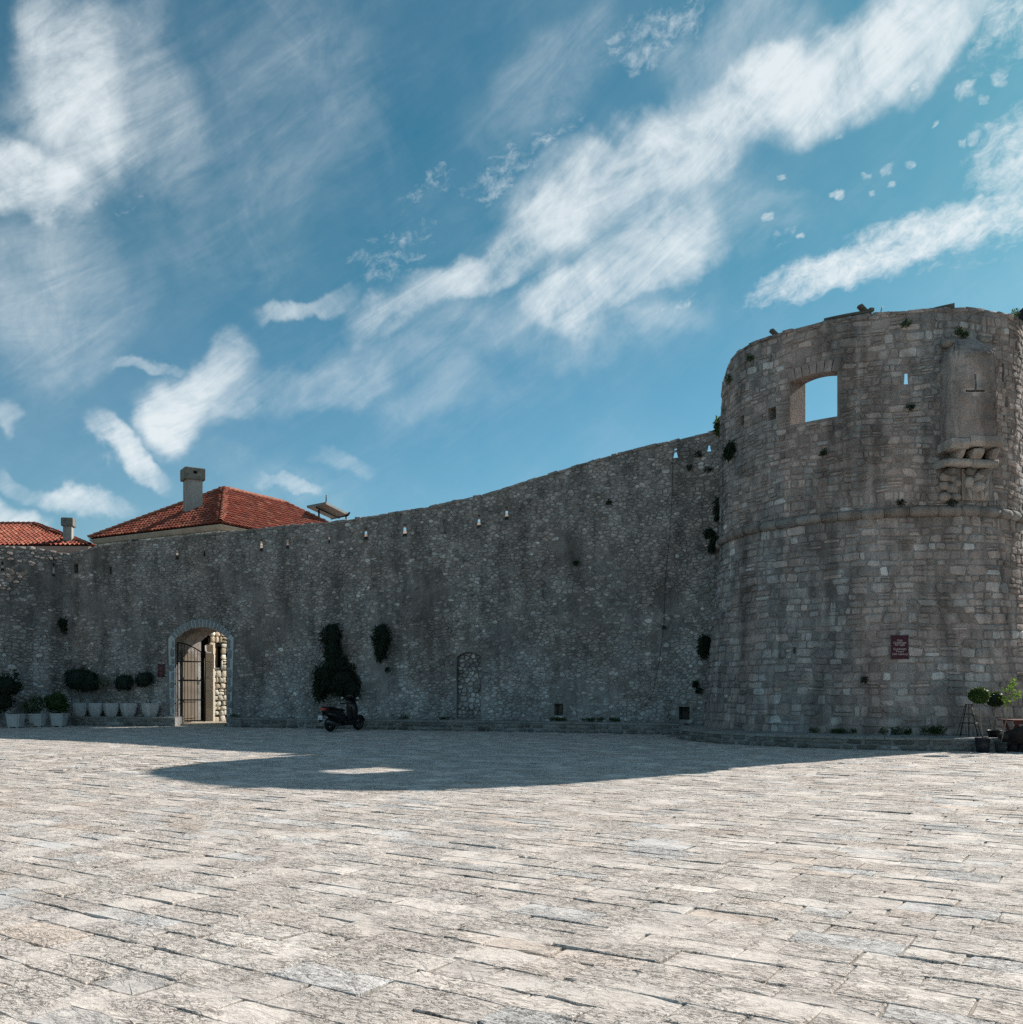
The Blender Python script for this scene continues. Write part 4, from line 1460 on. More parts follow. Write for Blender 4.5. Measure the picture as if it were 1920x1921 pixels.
# ------------------------------------------------------------------ houses behind the wall
def tube_tile(A, w, side, nrm, ln, r0, r1, lift0, lift1, seg=5):
    vs = []
    for s, r_, lf in ((0.0, r0, lift0), (ln, r1, lift1)):
        for k in range(seg + 1):
            t = math.pi * k / seg
            vs.append(A + w * s + side * (math.cos(t) * r_) + nrm * (math.sin(t) * r_ * .95 + lf))
    fs = [(k, k + 1, seg + 2 + k, seg + 1 + k) for k in range(seg)]
    return vs, fs


def roof_tiles(E0, e, f, L, a, pitch, rng, s_lim, exposure=.36, col=.245):
    """barrel tiles laid up one roof face; E0 eave start, e along the eave, f inwards"""
    w = (f * math.cos(pitch) + Vector((0, 0, 1)) * math.sin(pitch)).normalized()
    nrm = e.cross(w)
    if nrm.z < 0:
        nrm = -nrm
    slope = a / math.cos(pitch)
    T = []
    for i in range(int(L / col)):
        s = (i + .5) * col
        r_ = -.06
        while r_ < slope - .1:
            b = r_ * math.cos(pitch)
            lo, hi = s_lim(max(b, 0))
            if lo - .02 < s < hi + .02:
                A = E0 + e * (s + rng.normal(0, .008)) + w * (r_ + rng.normal(0, .012))
                wd = (w + e * rng.normal(0, .02)).normalized()
                vs, fs = tube_tile(A, wd, e, nrm, exposure + .06, .092, .076, .035 + rng.uniform(0, .012), .012)
                T.append((vs, fs))
            r_ += exposure
    return T, w, nrm


def put_tiles(roof, tiles, rng, limit=300):
    """tiles as sub-parts of a roof part; the smallest joined"""
    base = worldpos(roof)
    V = np.array([[tuple(p) for p in vs] for vs, _ in tiles])
    fs = np.array(tiles[0][1])
    n, k = V.shape[:2]
    sx, sy = topx(V)
    area = (sx.max(1) - sx.min(1)) * (sy.max(1) - sy.min(1))
    area = np.where((sx.mean(1) > 2) & (sy.mean(1) < 1030), area, 0)
    order = np.argsort(-area)
    big = order[:limit]
    small = order[limit:]
    tn = np.stack([np.exp(rng.normal(0, .14, n)), (rng.random(n) < .3) * rng.uniform(.3, 1, n), (rng.random(n) < .12) * rng.uniform(.3, .9, n)], 1)
    for i in big:
        part('roof_tile', mesh_np('roof_tile', V[i], [fs], [M['tile']], np.repeat(tn[i:i + 1], k, 0), True), roof)
    if len(small):
        off = (np.arange(len(small)) * k)[:, None, None]
        part('roof_tiles', mesh_np('roof_tiles', V[small].reshape(-1, 3), [(fs[None] + off).reshape(-1, 4)], [M['tile']], np.repeat(tn[small], k, 0), True), roof, stuff=True)


def cap_tiles(p0, p1, rng, up=Vector((0, 0, 1)), ex=.33, r0=.14):
    d = (p1 - p0).normalized()
    side = d.cross(up).normalized()
    nrm = side.cross(d)
    if nrm.z < 0:
        nrm = -nrm
    out, s = [], 0
    L = (p1 - p0).length
    while s < L - .1:
        out.append(tube_tile(p0 + d * s, d, side, nrm, ex + .05, r0, r0 - .025, .06 + rng.uniform(0, .015), .035))
        s += ex
    return out


def chimney(parent, c, z0, h, w, capw, caph, rz, hole=True):
    ch = part('chimney', MB().box((c.x, c.y, z0 + h / 2), (w, w, h), rz).mesh('chimney', M['plaster']), parent)
    b = worldpos(ch)

    def sub(name, mb, mat):
        me = mb.mesh(name, M[mat])
        for v in me.vertices:
            v.co -= b
        return link(name, me, ch)
    zc = z0 + h + caph / 2 + .003
    cp = sub('chimney_cap', MB().box((c.x, c.y, zc), (capw, capw, caph), rz, bev=.03), 'chimcap')
    if hole:
        d = Vector((math.sin(rz), -math.cos(rz), 0))
        tgt = Vector((math.cos(rz), math.sin(rz), 0))
        cut(cp, [MB().box(Vector((c.x, c.y, 0)) + d * (capw / 2) + Vector((0, 0, zc + .06)), (capw * .2, capw * .7, caph * .26), rz).mesh('c', None)])
    sub('chimney_collar', MB().box((c.x, c.y, z0 + .22), (w + .05, w + .05, .5), rz), 'plaster')
    return ch


def build_house():
    rng = rs(41)
    N0 = at(414, 981, 46.0)
    ze = N0.z
    eL, eR = Vector((-.868, .497, 0)), Vector((.497, .868, 0))
    L1, L2, a, p = 9.75, 14.4, 4.875, math.atan(3.05 / 4.95)
    h = thing('stone_house', 'pale stone house with a large red tiled hip roof and chimney rising behind the wall', 'house', (N0.x, N0.y, 0))
    corners = [N0, N0 + eL * L1, N0 + eL * L1 + eR * L2, N0 + eR * L2]
    inset = .28
    cc = sum(corners, Vector()) / 4

    def ins(c, q):
        v = c - N0
        s, t = v.dot(eL), v.dot(eR)
        s = min(max(s, q), L1 - q)
        t = min(max(t, q), L2 - q)
        return N0 + eL * s + eR * t
    wc = [ins(c, inset) for c in corners]
    mb = MB()
    mb.loft([[Vector((c.x, c.y, z)) for c in wc] for z in (0, ze - .1)], True, False)
    part('house_wall', mb.mesh('w', M['house'], (.6, .3, 0)), h)
    # courses of ashlar under the eaves on the two faces in view
    pieces = []
    for org, e, f, L in ((wc[0], eL, eR, L1 - 2 * inset), (wc[0], eR, eL, L2 - 2 * inset)):
        z = 7.2
        while z < ze - .3:
            hh = .27
            s = -rng.uniform(0, .3)
            while s < L:
                w = rng.uniform(.3, .6)
                s0, s1 = max(s, 0), min(s + w, L)
                if s1 - s0 > .08:
                    pieces.append((org, e, f, s0 + .014, s1 - .014, z + .014, min(z + hh, ze - .28) - .014))
                s += w
            z += hh
    V = []
    for org, e, f, s0, s1, z0, z1 in pieces:
        o = org - f * .002
        d = rng.uniform(.03, .055)
        V.append([tuple(o + e * s + Vector((0, 0, z - o.z)) + f * q) for q, g in ((.02, 0), (-d, .008)) for s, z in ((s0 + g, z0 + g), (s1 - g, z0 + g), (s1 - g, z1 - g), (s0 + g, z1 - g))])
    V = np.array(V)
    q = np.array([(4, 5, 6, 7), (0, 1, 5, 4), (1, 2, 6, 5), (2, 3, 7, 6), (3, 0, 4, 7)])
    n = len(V)
    tn = tints(n, rng, .2, .5, .25)
    vis = np.array([(topx(v.mean(0))[0] > 160) and (topx(v.mean(0))[0] < 480) for v in V])
    for i in np.where(vis)[0]:
        part('ashlar_block', mesh_np('b', V[i], [q], [M['house']], np.repeat(tn[i:i + 1], 8, 0)), h)
    rest = np.where(~vis)[0]
    off = (np.arange(len(rest)) * 8)[:, None, None]
    part('ashlar_blocks', mesh_np('b', V[rest].reshape(-1, 3), [(q[None] + off).reshape(-1, 4)], [M['house']], np.repeat(tn[rest], 8, 0)), h, stuff=True)
    # cornice
    mb = MB()
    rr = []
    for z, g in ((ze - .27, .20), (ze - .2, .12), (ze - .09, .02), (ze - .05, .0)):
        rr.append([Vector((c.x, c.y, z)) for c in [ins(k, g) for k in corners]])
    mb.loft(rr, True, False)
    part('cornice', mb.mesh('c', M['house'], (.95, .1, .1)), h)
    # small vent window near the left end
    vp = at(263, 1014, 49.0)
    org = wc[0]
    sv_ = 6.1
    c = org + eL * sv_
    P = lambda u, v, d: org + eL * u + Vector((0, 0, v - org.z)) - eR * d
    zz = EYE + (HY - 1013) / F * c.y
    fr = part('vent_window', MB().prism([(sv_ - .42, zz - .16), (sv_ + .42, zz - .16), (sv_ + .42, zz + .2), (sv_ - .42, zz + .2)], P, .0, .05).mesh('f', M['trim'], (1.1, 0, .3)), h)
    me = MB().prism([(sv_ - .28, zz - .06), (sv_ + .28, zz - .06), (sv_ + .28, zz + .1), (sv_ - .28, zz + .1)], P, .03, .056).mesh('g', M['black'])
    for v in me.vertices:
        v.co -= worldpos(fr)
    link('vent_black_plate', me, fr)  # flat black plate; its colour stands for the dark inside the vent
    # roof
    rise = a * math.tan(p)
    ap1 = N0 + eL * a + eR * a + Vector((0, 0, rise))
    ap2 = N0 + eL * a + eR * (L2 - a) + Vector((0, 0, rise))
    mb = MB()
    mb.add([corners[0], corners[1], corners[2], corners[3], ap1, ap2], [(0, 1, 4), (1, 2, 5, 4), (2, 3, 5), (3, 0, 4, 5), (3, 2, 1, 0)])
    roof = part('roof', mb.mesh('r', M['tile'], (.42, .1, .85)), h)  # plane under the tiles coloured dark, deepening the shade of the channels
    lim1 = lambda b: (b, L1 - b)
    lim2 = lambda b: (b, L2 - b)
    T, w1, n1 = roof_tiles(N0, eL, eR, L1, a, p, rng, lim1)
    T2, w2, n2 = roof_tiles(N0, eR, eL, L2, a, p, rng, lim2)
    put_tiles(roof, T + T2, rng)
    caps = cap_tiles(N0 + Vector((0, 0, .02)), ap1, rng) + cap_tiles(corners[1], ap1, rng) + cap_tiles(ap2, ap1, rng) + cap_tiles(corners[3], ap2, rng)
    for vs, fs in caps:
        part('ridge_tile', mesh_np('ridge', np.array([tuple(v) for v in vs]), [np.array(fs)], [M['tile']], np.repeat([[rng.uniform(.95, 1.2), .8, 0]], len(vs), 0), True), roof)
    cpt = N0 + eL * 4.45 + eR * 2.3
    zb = ze + 2.3 * math.tan(p)
    top = EYE + (HY - 880.5) / F * cpt.y
    chimney(h, cpt, zb - .5, top - .62 - (zb - .5), .80, 1.06, .62, math.atan2(eR.y, eR.x) - R(28))


def build_left_house():
    rng = rs(42)
    zc, ye, yr = 0, 56.0, 60.8
    E_r = at(168, 1023, ye)
    R_r = at(66, 984, yr)
    ze, zr = E_r.z, R_r.z
    x_l = -46.0
    h = thing('stone_house', 'low red tiled roof with pinkish eave and square chimney at the far left', 'house', (-30, 58, 0))
    a = yr - ye
    cor = [Vector((E_r.x, ye, ze)), Vector((E_r.x, yr + a, ze)), Vector((x_l, yr + a, ze)), Vector((x_l, ye, ze))]
    mb = MB()
    mb.loft([[Vector((E_r.x - .35, ye + .35, z)), Vector((E_r.x - .35, yr + a - .35, z)), Vector((x_l, yr + a - .35, z)), Vector((x_l, ye + .35, z))] for z in (0, ze - .28)], True, False)
    part('house_wall', mb.mesh('w', M['house'], (1, .6, 0)), h)
    mb = MB()
    mb.loft([[Vector((c.x + s, c.y + t, z)) for c, s, t in ((cor[0], -g, g), (cor[1], -g, -g), (cor[2], 0, -g), (cor[3], 0, g))] for z, g in ((ze - .52, .3), (ze - .3, .12), (ze - .04, .04))], True, False)
    part('eave_fascia', mb.mesh('f', M['fascia']), h)
    ap1 = Vector((R_r.x, yr, zr))
    ap2 = Vector((x_l, yr, zr))
    mb = MB().add(cor + [ap1, ap2], [(0, 1, 4), (1, 2, 5, 4), (3, 0, 4, 5), (3, 2, 1, 0), (2, 3, 5)])
    roof = part('roof', mb.mesh('r', M['tile'], (.42, .1, .85)), h)  # same darkened base, channel shade put into its colour
    p = math.atan((zr - ze) / a)
    L = E_r.x - x_l
    run = E_r.x - R_r.x
    T, _, _ = roof_tiles(cor[0], Vector((-1, 0, 0)), Vector((0, 1, 0)), L, a, p, rng, lambda b: (b * run / a, L), col=.27)
    T2, _, _ = roof_tiles(cor[1], Vector((0, -1, 0)), Vector((-1, 0, 0)), 2 * a, run, math.atan((zr - ze) / run), rng, lambda b: (b * a / run, 2 * a - b * a / run))
    put_tiles(roof, T + T2, rng)
    for vs, fs in cap_tiles(cor[0], ap1, rng) + cap_tiles(ap1, ap2, rng):
        part('ridge_tile', mesh_np('ridge', np.array([tuple(v) for v in vs]), [np.array(fs)], [M['tile']], np.repeat([[1.05, .4, 0]], len(vs), 0), True), roof)
    c = at(129, 1000, ye + .9)
    top = EYE + (HY - 972.5) / F * c.y
    chimney(h, Vector((c.x, c.y, 0)), ze - .2, top - .5 - (ze - .2), .48, .68, .5, R(8), False)


build_house()
build_left_house()


def build_canopy():
    Y = 60.0
    c = thing('metal_canopy', 'small pitched sheet metal canopy on thin posts behind the red roof', 'canopy', tuple(at(615, 960, Y).xy[:]) + (0,))
    A, B, C, D = at(576, 948.5, Y), at(612, 941.5, Y - 4.0), at(653, 962.5, Y - 1.5), at(622, 969.5, Y + 2.2)
    th = Vector((0, 0, .13))
    part('roof_sheet', MB().add([A, B, C, D, A - th, B - th, C - th, D - th], [(0, 1, 2, 3), (7, 6, 5, 4), (0, 1, 5, 4), (1, 2, 6, 5), (2, 3, 7, 6), (3, 0, 4, 7)]).mesh('s', M['metal_sheet']), c)
    for f in (.5,):
        p, q = A.lerp(B, f) - th * 1.6, D.lerp(C, f) - th * 1.6
        part('purlin', MB().tube([p, q], .045, 6).mesh('p', M['iron']), c)
    for p in (C.lerp(A, .04), A.lerp(C, .3)):
        part('post', MB().tube([(p.x, p.y, 4.0), p - th], .06, 6).mesh('p', M['iron']), c)
    part('antenna_rod', MB().tube([B, B + Vector((0.02, 0, .4))], .035, 6).mesh('a', M['iron']), c)
    part('gutter', MB().tube([D - th, C - th, C + Vector((.12, 0, .05))], .06, 6).mesh('g', M['iron']), c)


build_canopy()

# ------------------------------------------------------------------ gateway: courtyard, door, iron leaves
def build_gateway():
    rng = rs(51)
    P = WC.P
    nb = -WC.N(GC)                                   # into the passage
    tg = Vector((-WC.N(GC).y, WC.N(GC).x, 0))
    ct = thing('courtyard_wall', 'sunlit rubble wall and stone pier seen through the arched gateway', 'wall', (-13.0, 44.5, 0))
    A, d = Vector((-13.62, 43.55, 0)), Vector((.40, .916, 0)).normalized()
    nv = Vector((d.y, -d.x, 0))
    cw = Curve([tuple((A - d * .2).xy), tuple((A + d * 9).xy)])
    o = link('wall_core', core_mesh(cw, 0, cw.L, lambda u: [(0, -.05), (0, 4.6), (-.5, 4.6), (-.5, -.05)], M['pale']))
    ua, ub_ = cw.upx(404, 2.5), cw.upx(414, 2.5)
    za, zb = cw.uv(410, 1252)[1], cw.uv(410, 1212)[1]
    opn = [(ua, za), (ub_, za), (ub_, zb), (ua, zb)]
    cut(o, [MB().prism(opn, cw.P, .2, -.3).mesh('c', None)])
    me = o.data
    bpy.data.objects.remove(o)
    part('wall_core', me, ct)
    rc = courses(.05, cw.L, .0, lambda u: 4.5, (.2, .32), (.2, .42), rng, [opn], .2, .014, vmax=4.5)
    V, q, t = stone_verts(cw.P, rc, rng, (.04, .09), .16, 3)
    place_stones(ct, V, q, t, tints(len(rc), rng, .15, .35, .3), M['pale'], 300)
    part('shutter', MB().prism(opn, cw.P, -.16, -.22).mesh('s', M['shutter']), ct)
    a, b = at(386.5, 1300, 43.2), at(400.5, 1300, 43.2)
    mid = (a + b) / 2
    z = 0.0
    while z < 3.2:
        h = rng.uniform(.5, .8)
        part('pier_block', MB().box((mid.x, mid.y + .12, z + h / 2), (b.x - a.x, .4, h - .008), R(6), bev=.012).mesh('p', M['pale'], (rng.uniform(.75, .95), .5, 0)), ct)
        z += h
    # lintel block over the inner opening
    pth = [at(x, y, 42.75) for x, y in ((385.5, 1211), (386, 1221), (389, 1224.5), (400, 1225.5), (401.5, 1228), (401.5, 1253), (403, 1254.5), (415, 1254.5), (416.5, 1253), (416.5, 1240))]
    pp = thing('white_pipe', 'white bent pipe fixed inside the arched gateway', 'pipe', tuple(pth[0].xy[:]) + (0,))
    part('pipe_run', MB().tube(pth, .032, 7).mesh('p', M['white_pipe']), pp)
    for i in (3, 7):
        part('pipe_clip', MB().tube([pth[i] + Vector((-.05, .0, 0)), pth[i] + Vector((.01, 0, 0))], .042, 7).mesh('c', M['alloy']), pp)
    # wooden door folded back against the left reveal
    q0 = vec3(P(GU0 + .10, 0, -.75))
    q1 = q0 + (nb * .985 + tg * .17).normalized() * 1.22
    q0, q1 = q0 + tg * -.03 + nb * -.3, q0 + tg * .03 + nb * .62
    dd = (q1 - q0).normalized()
    dn = Vector((dd.y, -dd.x, 0))
    door = thing('wooden_door', 'weathered plank door folded back inside the gateway behind the iron leaf', 'door', tuple(q0))
    npl, WD = 6, (q1 - q0).length
    for i in range(npl):
        s0, s1 = i / npl * WD + .004, (i + 1) / npl * WD - .004
        e = rng.uniform(0, .008)
        mb = MB().prism([(s0, .14), (s1, .14), (s1, 3.16 - .28 * ((i + .5) / npl) ** 2), (s0, 3.16 - .28 * (i / npl) ** 2)], lambda u, v, d: q0 + dd * u + Vector((0, 0, v)) + dn * d, -.03, .02 + e)
        part('plank', mb.mesh('plank', M['wood']), door)
    for zz in (.3, 1.0, 1.95, 2.75):
        part('door_rail', MB().prism([(.02, zz), (WD - .02, zz), (WD - .02, zz + .10), (.02, zz + .10)], lambda u, v, d: q0 + dd * u + Vector((0, 0, v)) + dn * d, .03, .055).mesh('r', M['wood']), door)

    def leaf(name, label, h, ang, wid, z_h, z_f, nbar):
        g = thing(name, label, 'gate', tuple(h), 'iron leaves of the gateway')
        e = ang.normalized()
        L = lambda s, z: h + e * s + Vector((0, 0, z))
        top = lambda s: z_h + (z_f - z_h) * (s / wid) ** 1.7
        part('gate_stile', MB().tube([L(0, .14), L(0, z_h + .02)], .032, 6).mesh('s', M['iron']), g)
        part('gate_stile', MB().tube([L(wid, .14), L(wid, z_f)], .026, 6).mesh('s', M['iron']), g)
        part('top_rail', MB().tube([L(wid * k / 10, top(wid * k / 10)) for k in range(11)], .026, 6).mesh('t', M['iron']), g)
        for z in (.2, 1.08, 1.90, 2.70):
            part('gate_rail', MB().box((0, 0, 0), (wid, .016, .05)).mesh('r', M['iron']), g).matrix_local = Matrix.Translation(L(wid / 2, z) - Vector(h)) @ Matrix.Rotation(math.atan2(e.y, e.x), 4, 'Z')
        for i in range(1, nbar):
            s = wid * i / nbar
            part('gate_bar', MB().tube([L(s, .16), L(s, top(s))], .0125, 6).mesh('b', M['iron']), g)
    h0 = vec3(P(GU0 + .05, 0, -.12))
    h0.z = 0
    leaf('iron_gate', 'black iron barred gate leaf standing half open at the left jamb of the gateway', h0, tg * .86 + nb * .50, 1.06, 3.50, 3.02, 8)
    h1 = vec3(P(GU1 - .07, 0, -.12))
    h1.z = 0
    leaf('iron_gate', 'black iron gate leaf seen edge-on at the right jamb of the gateway', h1, Vector((h1.x, h1.y, 0)).normalized() + tg * -.03, 1.2, 3.50, 3.1, 9)
    # threshold
    st = thing('stone_step', 'worn pale stone threshold step in the gateway', 'step', tuple(vec3(P(GC, 0, -.3))))
    for i in range(3):
        a, b = GU0 + (GU1 - GU0) * i / 3 + .006, GU0 + (GU1 - GU0) * (i + 1) / 3 - .006
        part('step_slab', MB().prism([(a, -.02), (b, -.02), (b, .105), (a, .105)], P, .16, -2.3).mesh('s', M['pale'], (.8, .5, 0)), st)


build_gateway()


# ------------------------------------------------------------------ foliage
def leafset(blobs, n, size, rng, shape=.5, droop=0.0, shell=.6, flat=0.0):
    """blobs: (centre, (rx, ry, rz), weight) -> vertices, quads, tint of many small leaves"""
    w = np.array([b[2] for b in blobs], float)
    idx = rng.choice(len(blobs), n, p=w / w.sum())
    C = np.array([tuple(b[0]) for b in blobs])[idx]
    Rr = np.array([tuple(b[1]) for b in blobs])[idx]
    dirs = rng.normal(size=(n, 3))
    dirs /= np.linalg.norm(dirs, axis=1)[:, None]
    rad = 1 - shell * rng.random(n) ** 1.6 + rng.normal(0, .05, n)
    pos = C + dirs * Rr * rad[:, None]
    ax = rng.normal(size=(n, 3)) + np.array([0, 0, -droop])
    ax += dirs * .5
    ax /= np.linalg.norm(ax, axis=1)[:, None]
    nr = dirs * .8 + rng.normal(size=(n, 3)) * .7
    sd = np.cross(ax, nr)
    sd /= np.linalg.norm(sd, axis=1)[:, None] + 1e-9
    nn = np.cross(sd, ax)
    ln = size * rng.uniform(.6, 1.35, n)[:, None]
    wd = ln * shape
    V = np.stack([pos, pos + ax * ln * .5 + sd * wd * .5 + nn * ln * .06, pos + ax * ln, pos + ax * ln * .5 - sd * wd * .5 + nn * ln * .06], 1)
    q = np.arange(n * 4).reshape(n, 4)
    tv = rng.random(n) ** 1.5
    tn = np.repeat(np.stack([tv, tv, tv], 1), 4, 0)
    return V.reshape(-1, 3), q, tn


def crown(name, blobs, n, size, seed, mat, parent, **k):
    V, q, tn = leafset(blobs, n, size, rs(seed), **k)
    return part(name, mesh_np(name, V, [q], [M[mat]], tn, False), parent)


def core_blob(parent, blobs, mat, seed, k=.72, name='inner_foliage'):
    rng = rs(seed)
    mb = MB()
    for c, r_, _ in blobs:
        b = blob(tuple(c), tuple(x * k for x in r_), rng, n=10, m=7, rough=.08)
        mb.add(b.v, b.f, True)
    return part(name, mb.mesh(name, M[mat], (0, 0, 0)), parent)


# ------------------------------------------------------------------ pots on the bench and on the ground
def pot_mesh(w0, w1, h, name, mat, lip=.0, foot=False, belly=.0, rz=0.0):
    mb = MB()
    rings = []
    prof = [(w0, .0), (w0 + (w1 - w0) * .45 + belly, h * .35), (w1 - .01 + belly * .5, h * .75), (w1, h - lip - .01)]
    if lip:
        prof += [(w1 + .025, h - lip), (w1 + .03, h)]
    else:
        prof += [(w1 + .005, h)]
    prof += [(w1 - .05, h), (w1 - .06, h - .06)]
    for w, z in prof:
        b = w * .14
        x = w / 2
        ring = [(-x + b, -x), (x - b, -x), (x, -x + b), (x, x - b), (x - b, x), (-x + b, x), (-x, x - b), (-x, -x + b)]
        ca, sa = math.cos(rz), math.sin(rz)
        rings.append([(a * ca - c * sa, a * sa + c * ca, z + (.05 if foot else 0)) for a, c in ring])
    mb.loft(rings, True, False)
    if foot:
        for sx in (-1, 1):
            for sy in (-1, 1):
                mb.box((sx * w0 * .33, sy * w0 * .33, .028), (.08, .08, .056))
    return mb.mesh(name, M[mat])


def soil_mesh(w, z, rz=0.0):
    return MB().box((0, 0, z), (w, w, .03), rz).mesh('soil', M['soil'])


tapered = None
bench_pots = ((140, 'tapered white pot half hidden at the left end of the stone ledge', 'standard tree in the leftmost pot on the ledge, its crown reaching highest up the wall'),
              (168, 'tapered white pot on the ledge under the widest dark tree crown', 'clipped standard tree with the widest, darkest crown on the ledge'),
              (198, 'tapered white pot on the ledge holding the thin pale variegated tree', 'thin standard tree with a small pale variegated crown on the ledge'),
              (231, 'tapered white pot on the ledge between the variegated tree and the tree nearest the gateway', 'standard tree with a ragged blue-green crown, second from the gateway'),
              (272, 'tapered white pot on the ledge nearest the gateway', 'standard tree with a neat round crown on the ledge nearest the gateway'))
trees = ((146, 1275, 27, 24, 'laurel', 900, .085), (168, 1280, 19, 20, 'laurel', 1000, .085), (197, 1279, 14, 13, 'varieg', 260, .075), (232, 1281, 17, 17, 'laurel', 800, .08), (271, 1274, 17.5, 15, 'laurel', 800, .08))
for i, (px, lab, tlab) in enumerate(bench_pots):
    u = bench.upx(px, .6)
    p = bench.P(u, BH, -.40)
    rz = R(28 + 5 * i)
    if tapered is None:
        tapered = pot_mesh(.36, .57, .57, 'pot', 'white_pot', belly=.05)
        soilm = soil_mesh(.50, .535)
        p0 = thing('tapered_pot', lab, 'plant pot', tuple(p), 'tapered white pots on the stone ledge', rz)
        lpart('pot_body', tapered, p0)
        lpart('soil', soilm, p0)
    else:
        q_ = p0.copy()
        q_['label'] = lab
        COL.objects.link(q_)
        q_.location = tuple(p)
        q_.rotation_euler = (0, 0, rz)
        for c in p0.children:
            cc = c.copy()
            cc.parent = q_
            COL.objects.link(cc)
    x, y, rx, ry, mt, n, sz = trees[i]
    Y = float(p[1])
    s = Y / F
    c = at(x, y, Y)
    if i == 0:
        c += Vector((0, .15, 0))
    t_ = thing('potted_tree', tlab, 'tree', (float(p[0]), float(p[1]), BH + .53), 'standard trees in the pots on the ledge')
    foot = Vector((float(p[0]), float(p[1]), BH + .53))
    part('trunk', MB().tube([foot, foot.lerp(c, .4) + Vector((.015, 0, 0)), foot.lerp(c, .85)], [.022, .018, .014], 7).mesh('trunk', M['bark']), t_)
    rr = rs(60 + i)
    bl = [(c, (rx * s, rx * s * .85, ry * s), 2.0)]
    for _ in range(6):
        dv = Vector(rr.normal(size=3)).normalized()
        bl.append((c + Vector((dv.x * rx * s, dv.y * rx * s * .8, dv.z * ry * s)) * .6, (rx * s * .48, rx * s * .45, ry * s * .48), .5))
    if i != 2:
        core_blob(t_, bl[:1], mt, 70 + i, .78)
    crown('crown', bl, int(n * 1.5), sz, 80 + i, mt, t_, shell=.45 if i != 2 else 1.0)

sq0 = None
squares = ((22.5, 1366.0, 'square white planter furthest left, under the tall dark double bush'), (64, 1364.6, 'square white planter with a rusty stain, middle of the three on the ground'),
           (105, 1363.8, 'square white planter beside the end of the stone ledge, holding the green bush'))
for i, (px, py, lab) in enumerate(squares):
    p = gp(px, py) + Vector((0, .28, 0))
    if sq0 is None:
        sq0 = thing('square_planter', lab, 'plant pot', tuple(p), 'square white planters on the ground', R(-3))
        lpart('pot_body', pot_mesh(.46, .575, .50, 'planter', 'white_pot', lip=.06, foot=True), sq0)
        lpart('soil', soil_mesh(.5, .52), sq0)
    else:
        q_ = sq0.copy()
        q_['label'] = lab
        COL.objects.link(q_)
        q_.location = p
        for c in sq0.children:
            cc = c.copy()
            cc.parent = q_
            COL.objects.link(cc)
    if i == 1:
        rr = rs(3)
        st = MB()
        for _ in range(6):
            x, z = rr.uniform(-.13, .02), rr.uniform(.09, .22)
            st.box((x, -.2245 - z * .105 - .004, z), (rr.uniform(.03, .07), .004, rr.uniform(.04, .1)))
        lpart('rust_stain', st.mesh('stain', worn('rust_stain', (.2, .11, .08), (.3, .2, .16), 20, .9)), q_)
    Y = p.y
    s = Y / F
    if i == 0:
        bl = [(at(10, 1287, Y), (27 * s, 20 * s, 23 * s), 2), (at(6, 1318, Y), (21 * s, 17 * s, 17 * s), 1.3), (at(30, 1290, Y), (12 * s, 9 * s, 11 * s), .6), (at(30, 1264, Y), (4 * s, 4 * s, 6 * s), .12)]
        nm, lb, mt, n, sz = 'potted_bush', 'very dark bush clipped in two stacked masses at the far left edge', 'ivy', 2600, .09
    elif i == 1:
        bl = [(at(63, 1324, Y), (20 * s, 16 * s, 15 * s), 2), (at(70, 1318, Y), (13 * s, 12 * s, 14 * s), 1), (at(54, 1328, Y), (11 * s, 11 * s, 11 * s), .8)]
        nm, lb, mt, n, sz = 'potted_bush', 'loose bush with pale variegated leaves in the middle square planter', 'varieg', 1500, .085
    else:
        bl = [(at(104, 1319, Y), (21 * s, 18 * s, 18 * s), 2), (at(110, 1311, Y), (14 * s, 12 * s, 13 * s), 1), (at(117, 1324, Y), (12 * s, 11 * s, 14 * s), .8)]
        nm, lb, mt, n, sz = 'potted_bush', 'dense round green bush in the square planter beside the ledge', 'bay', 1900, .085
    b_ = thing(nm, lb, 'bush', (p.x, p.y, .53), 'bushes in the square planters')
    low = min(bl, key=lambda k: k[0].z)[0]
    for k in range(3):
        part('stem', MB().tube([(p.x + .05 * (k - 1), p.y, .5), (low.x + .08 * (k - 1), p.y, low.z + .1)], [.018, .01], 6).mesh('stem', M['bark']), b_)
    core_blob(b_, bl[:2], mt, 90 + i, .74)
    crown('foliage', bl, n, sz, 95 + i, mt, b_, shell=.5)
b_ = thing('potted_bush', 'green bush cut off by the left picture edge beside the dark double bush', 'bush', tuple(gp(-14, 1366)))
crown('foliage', [(at(-10, 1326, 38), (.32, .3, .3), 1)], 500, .08, 101, 'bay', b_, shell=.6)
part('stem', MB().tube([gp(-14, 1366), at(-12, 1330, 38)], .02, 6).mesh('stem', M['bark']), b_)


# ------------------------------------------------------------------ plants growing on the walls
def wall_plant(name, label, cv, ells, n, size, seed, mat='ivy', depth=.22, droop=1.2, shape=.32, group=None, cat='climbing plant', core=True):
    bl = []
    for x, y, rx, ry in ells:
        u, v = cv.uv(x, y)
        p = vec3(cv.P(u, v, depth * .55))
        s = p.y / F
        bl.append((p, (rx * s, depth, ry * s), rx * ry))
    b = thing(name, label, cat, tuple(vec3(cv.P(*cv.uv(ells[0][0], ells[0][1]), 0))), group)
    if core:
        core_blob(b, bl, mat, seed + 500, .8)
    p = bl[0][0]
    root = vec3(cv.P(*cv.uv(ells[0][0], ells[0][1]), -.05))
    part('stem', MB().tube([root, root.lerp(p, .5) + Vector((0, 0, .03)), p + Vector((0, -.05, -.08))], [.02, .015, .008], 6).mesh('stem', M['bark']), b)
    crown('foliage', bl, n, size, seed, mat, b, droop=droop, shape=shape, shell=.55)
    return b


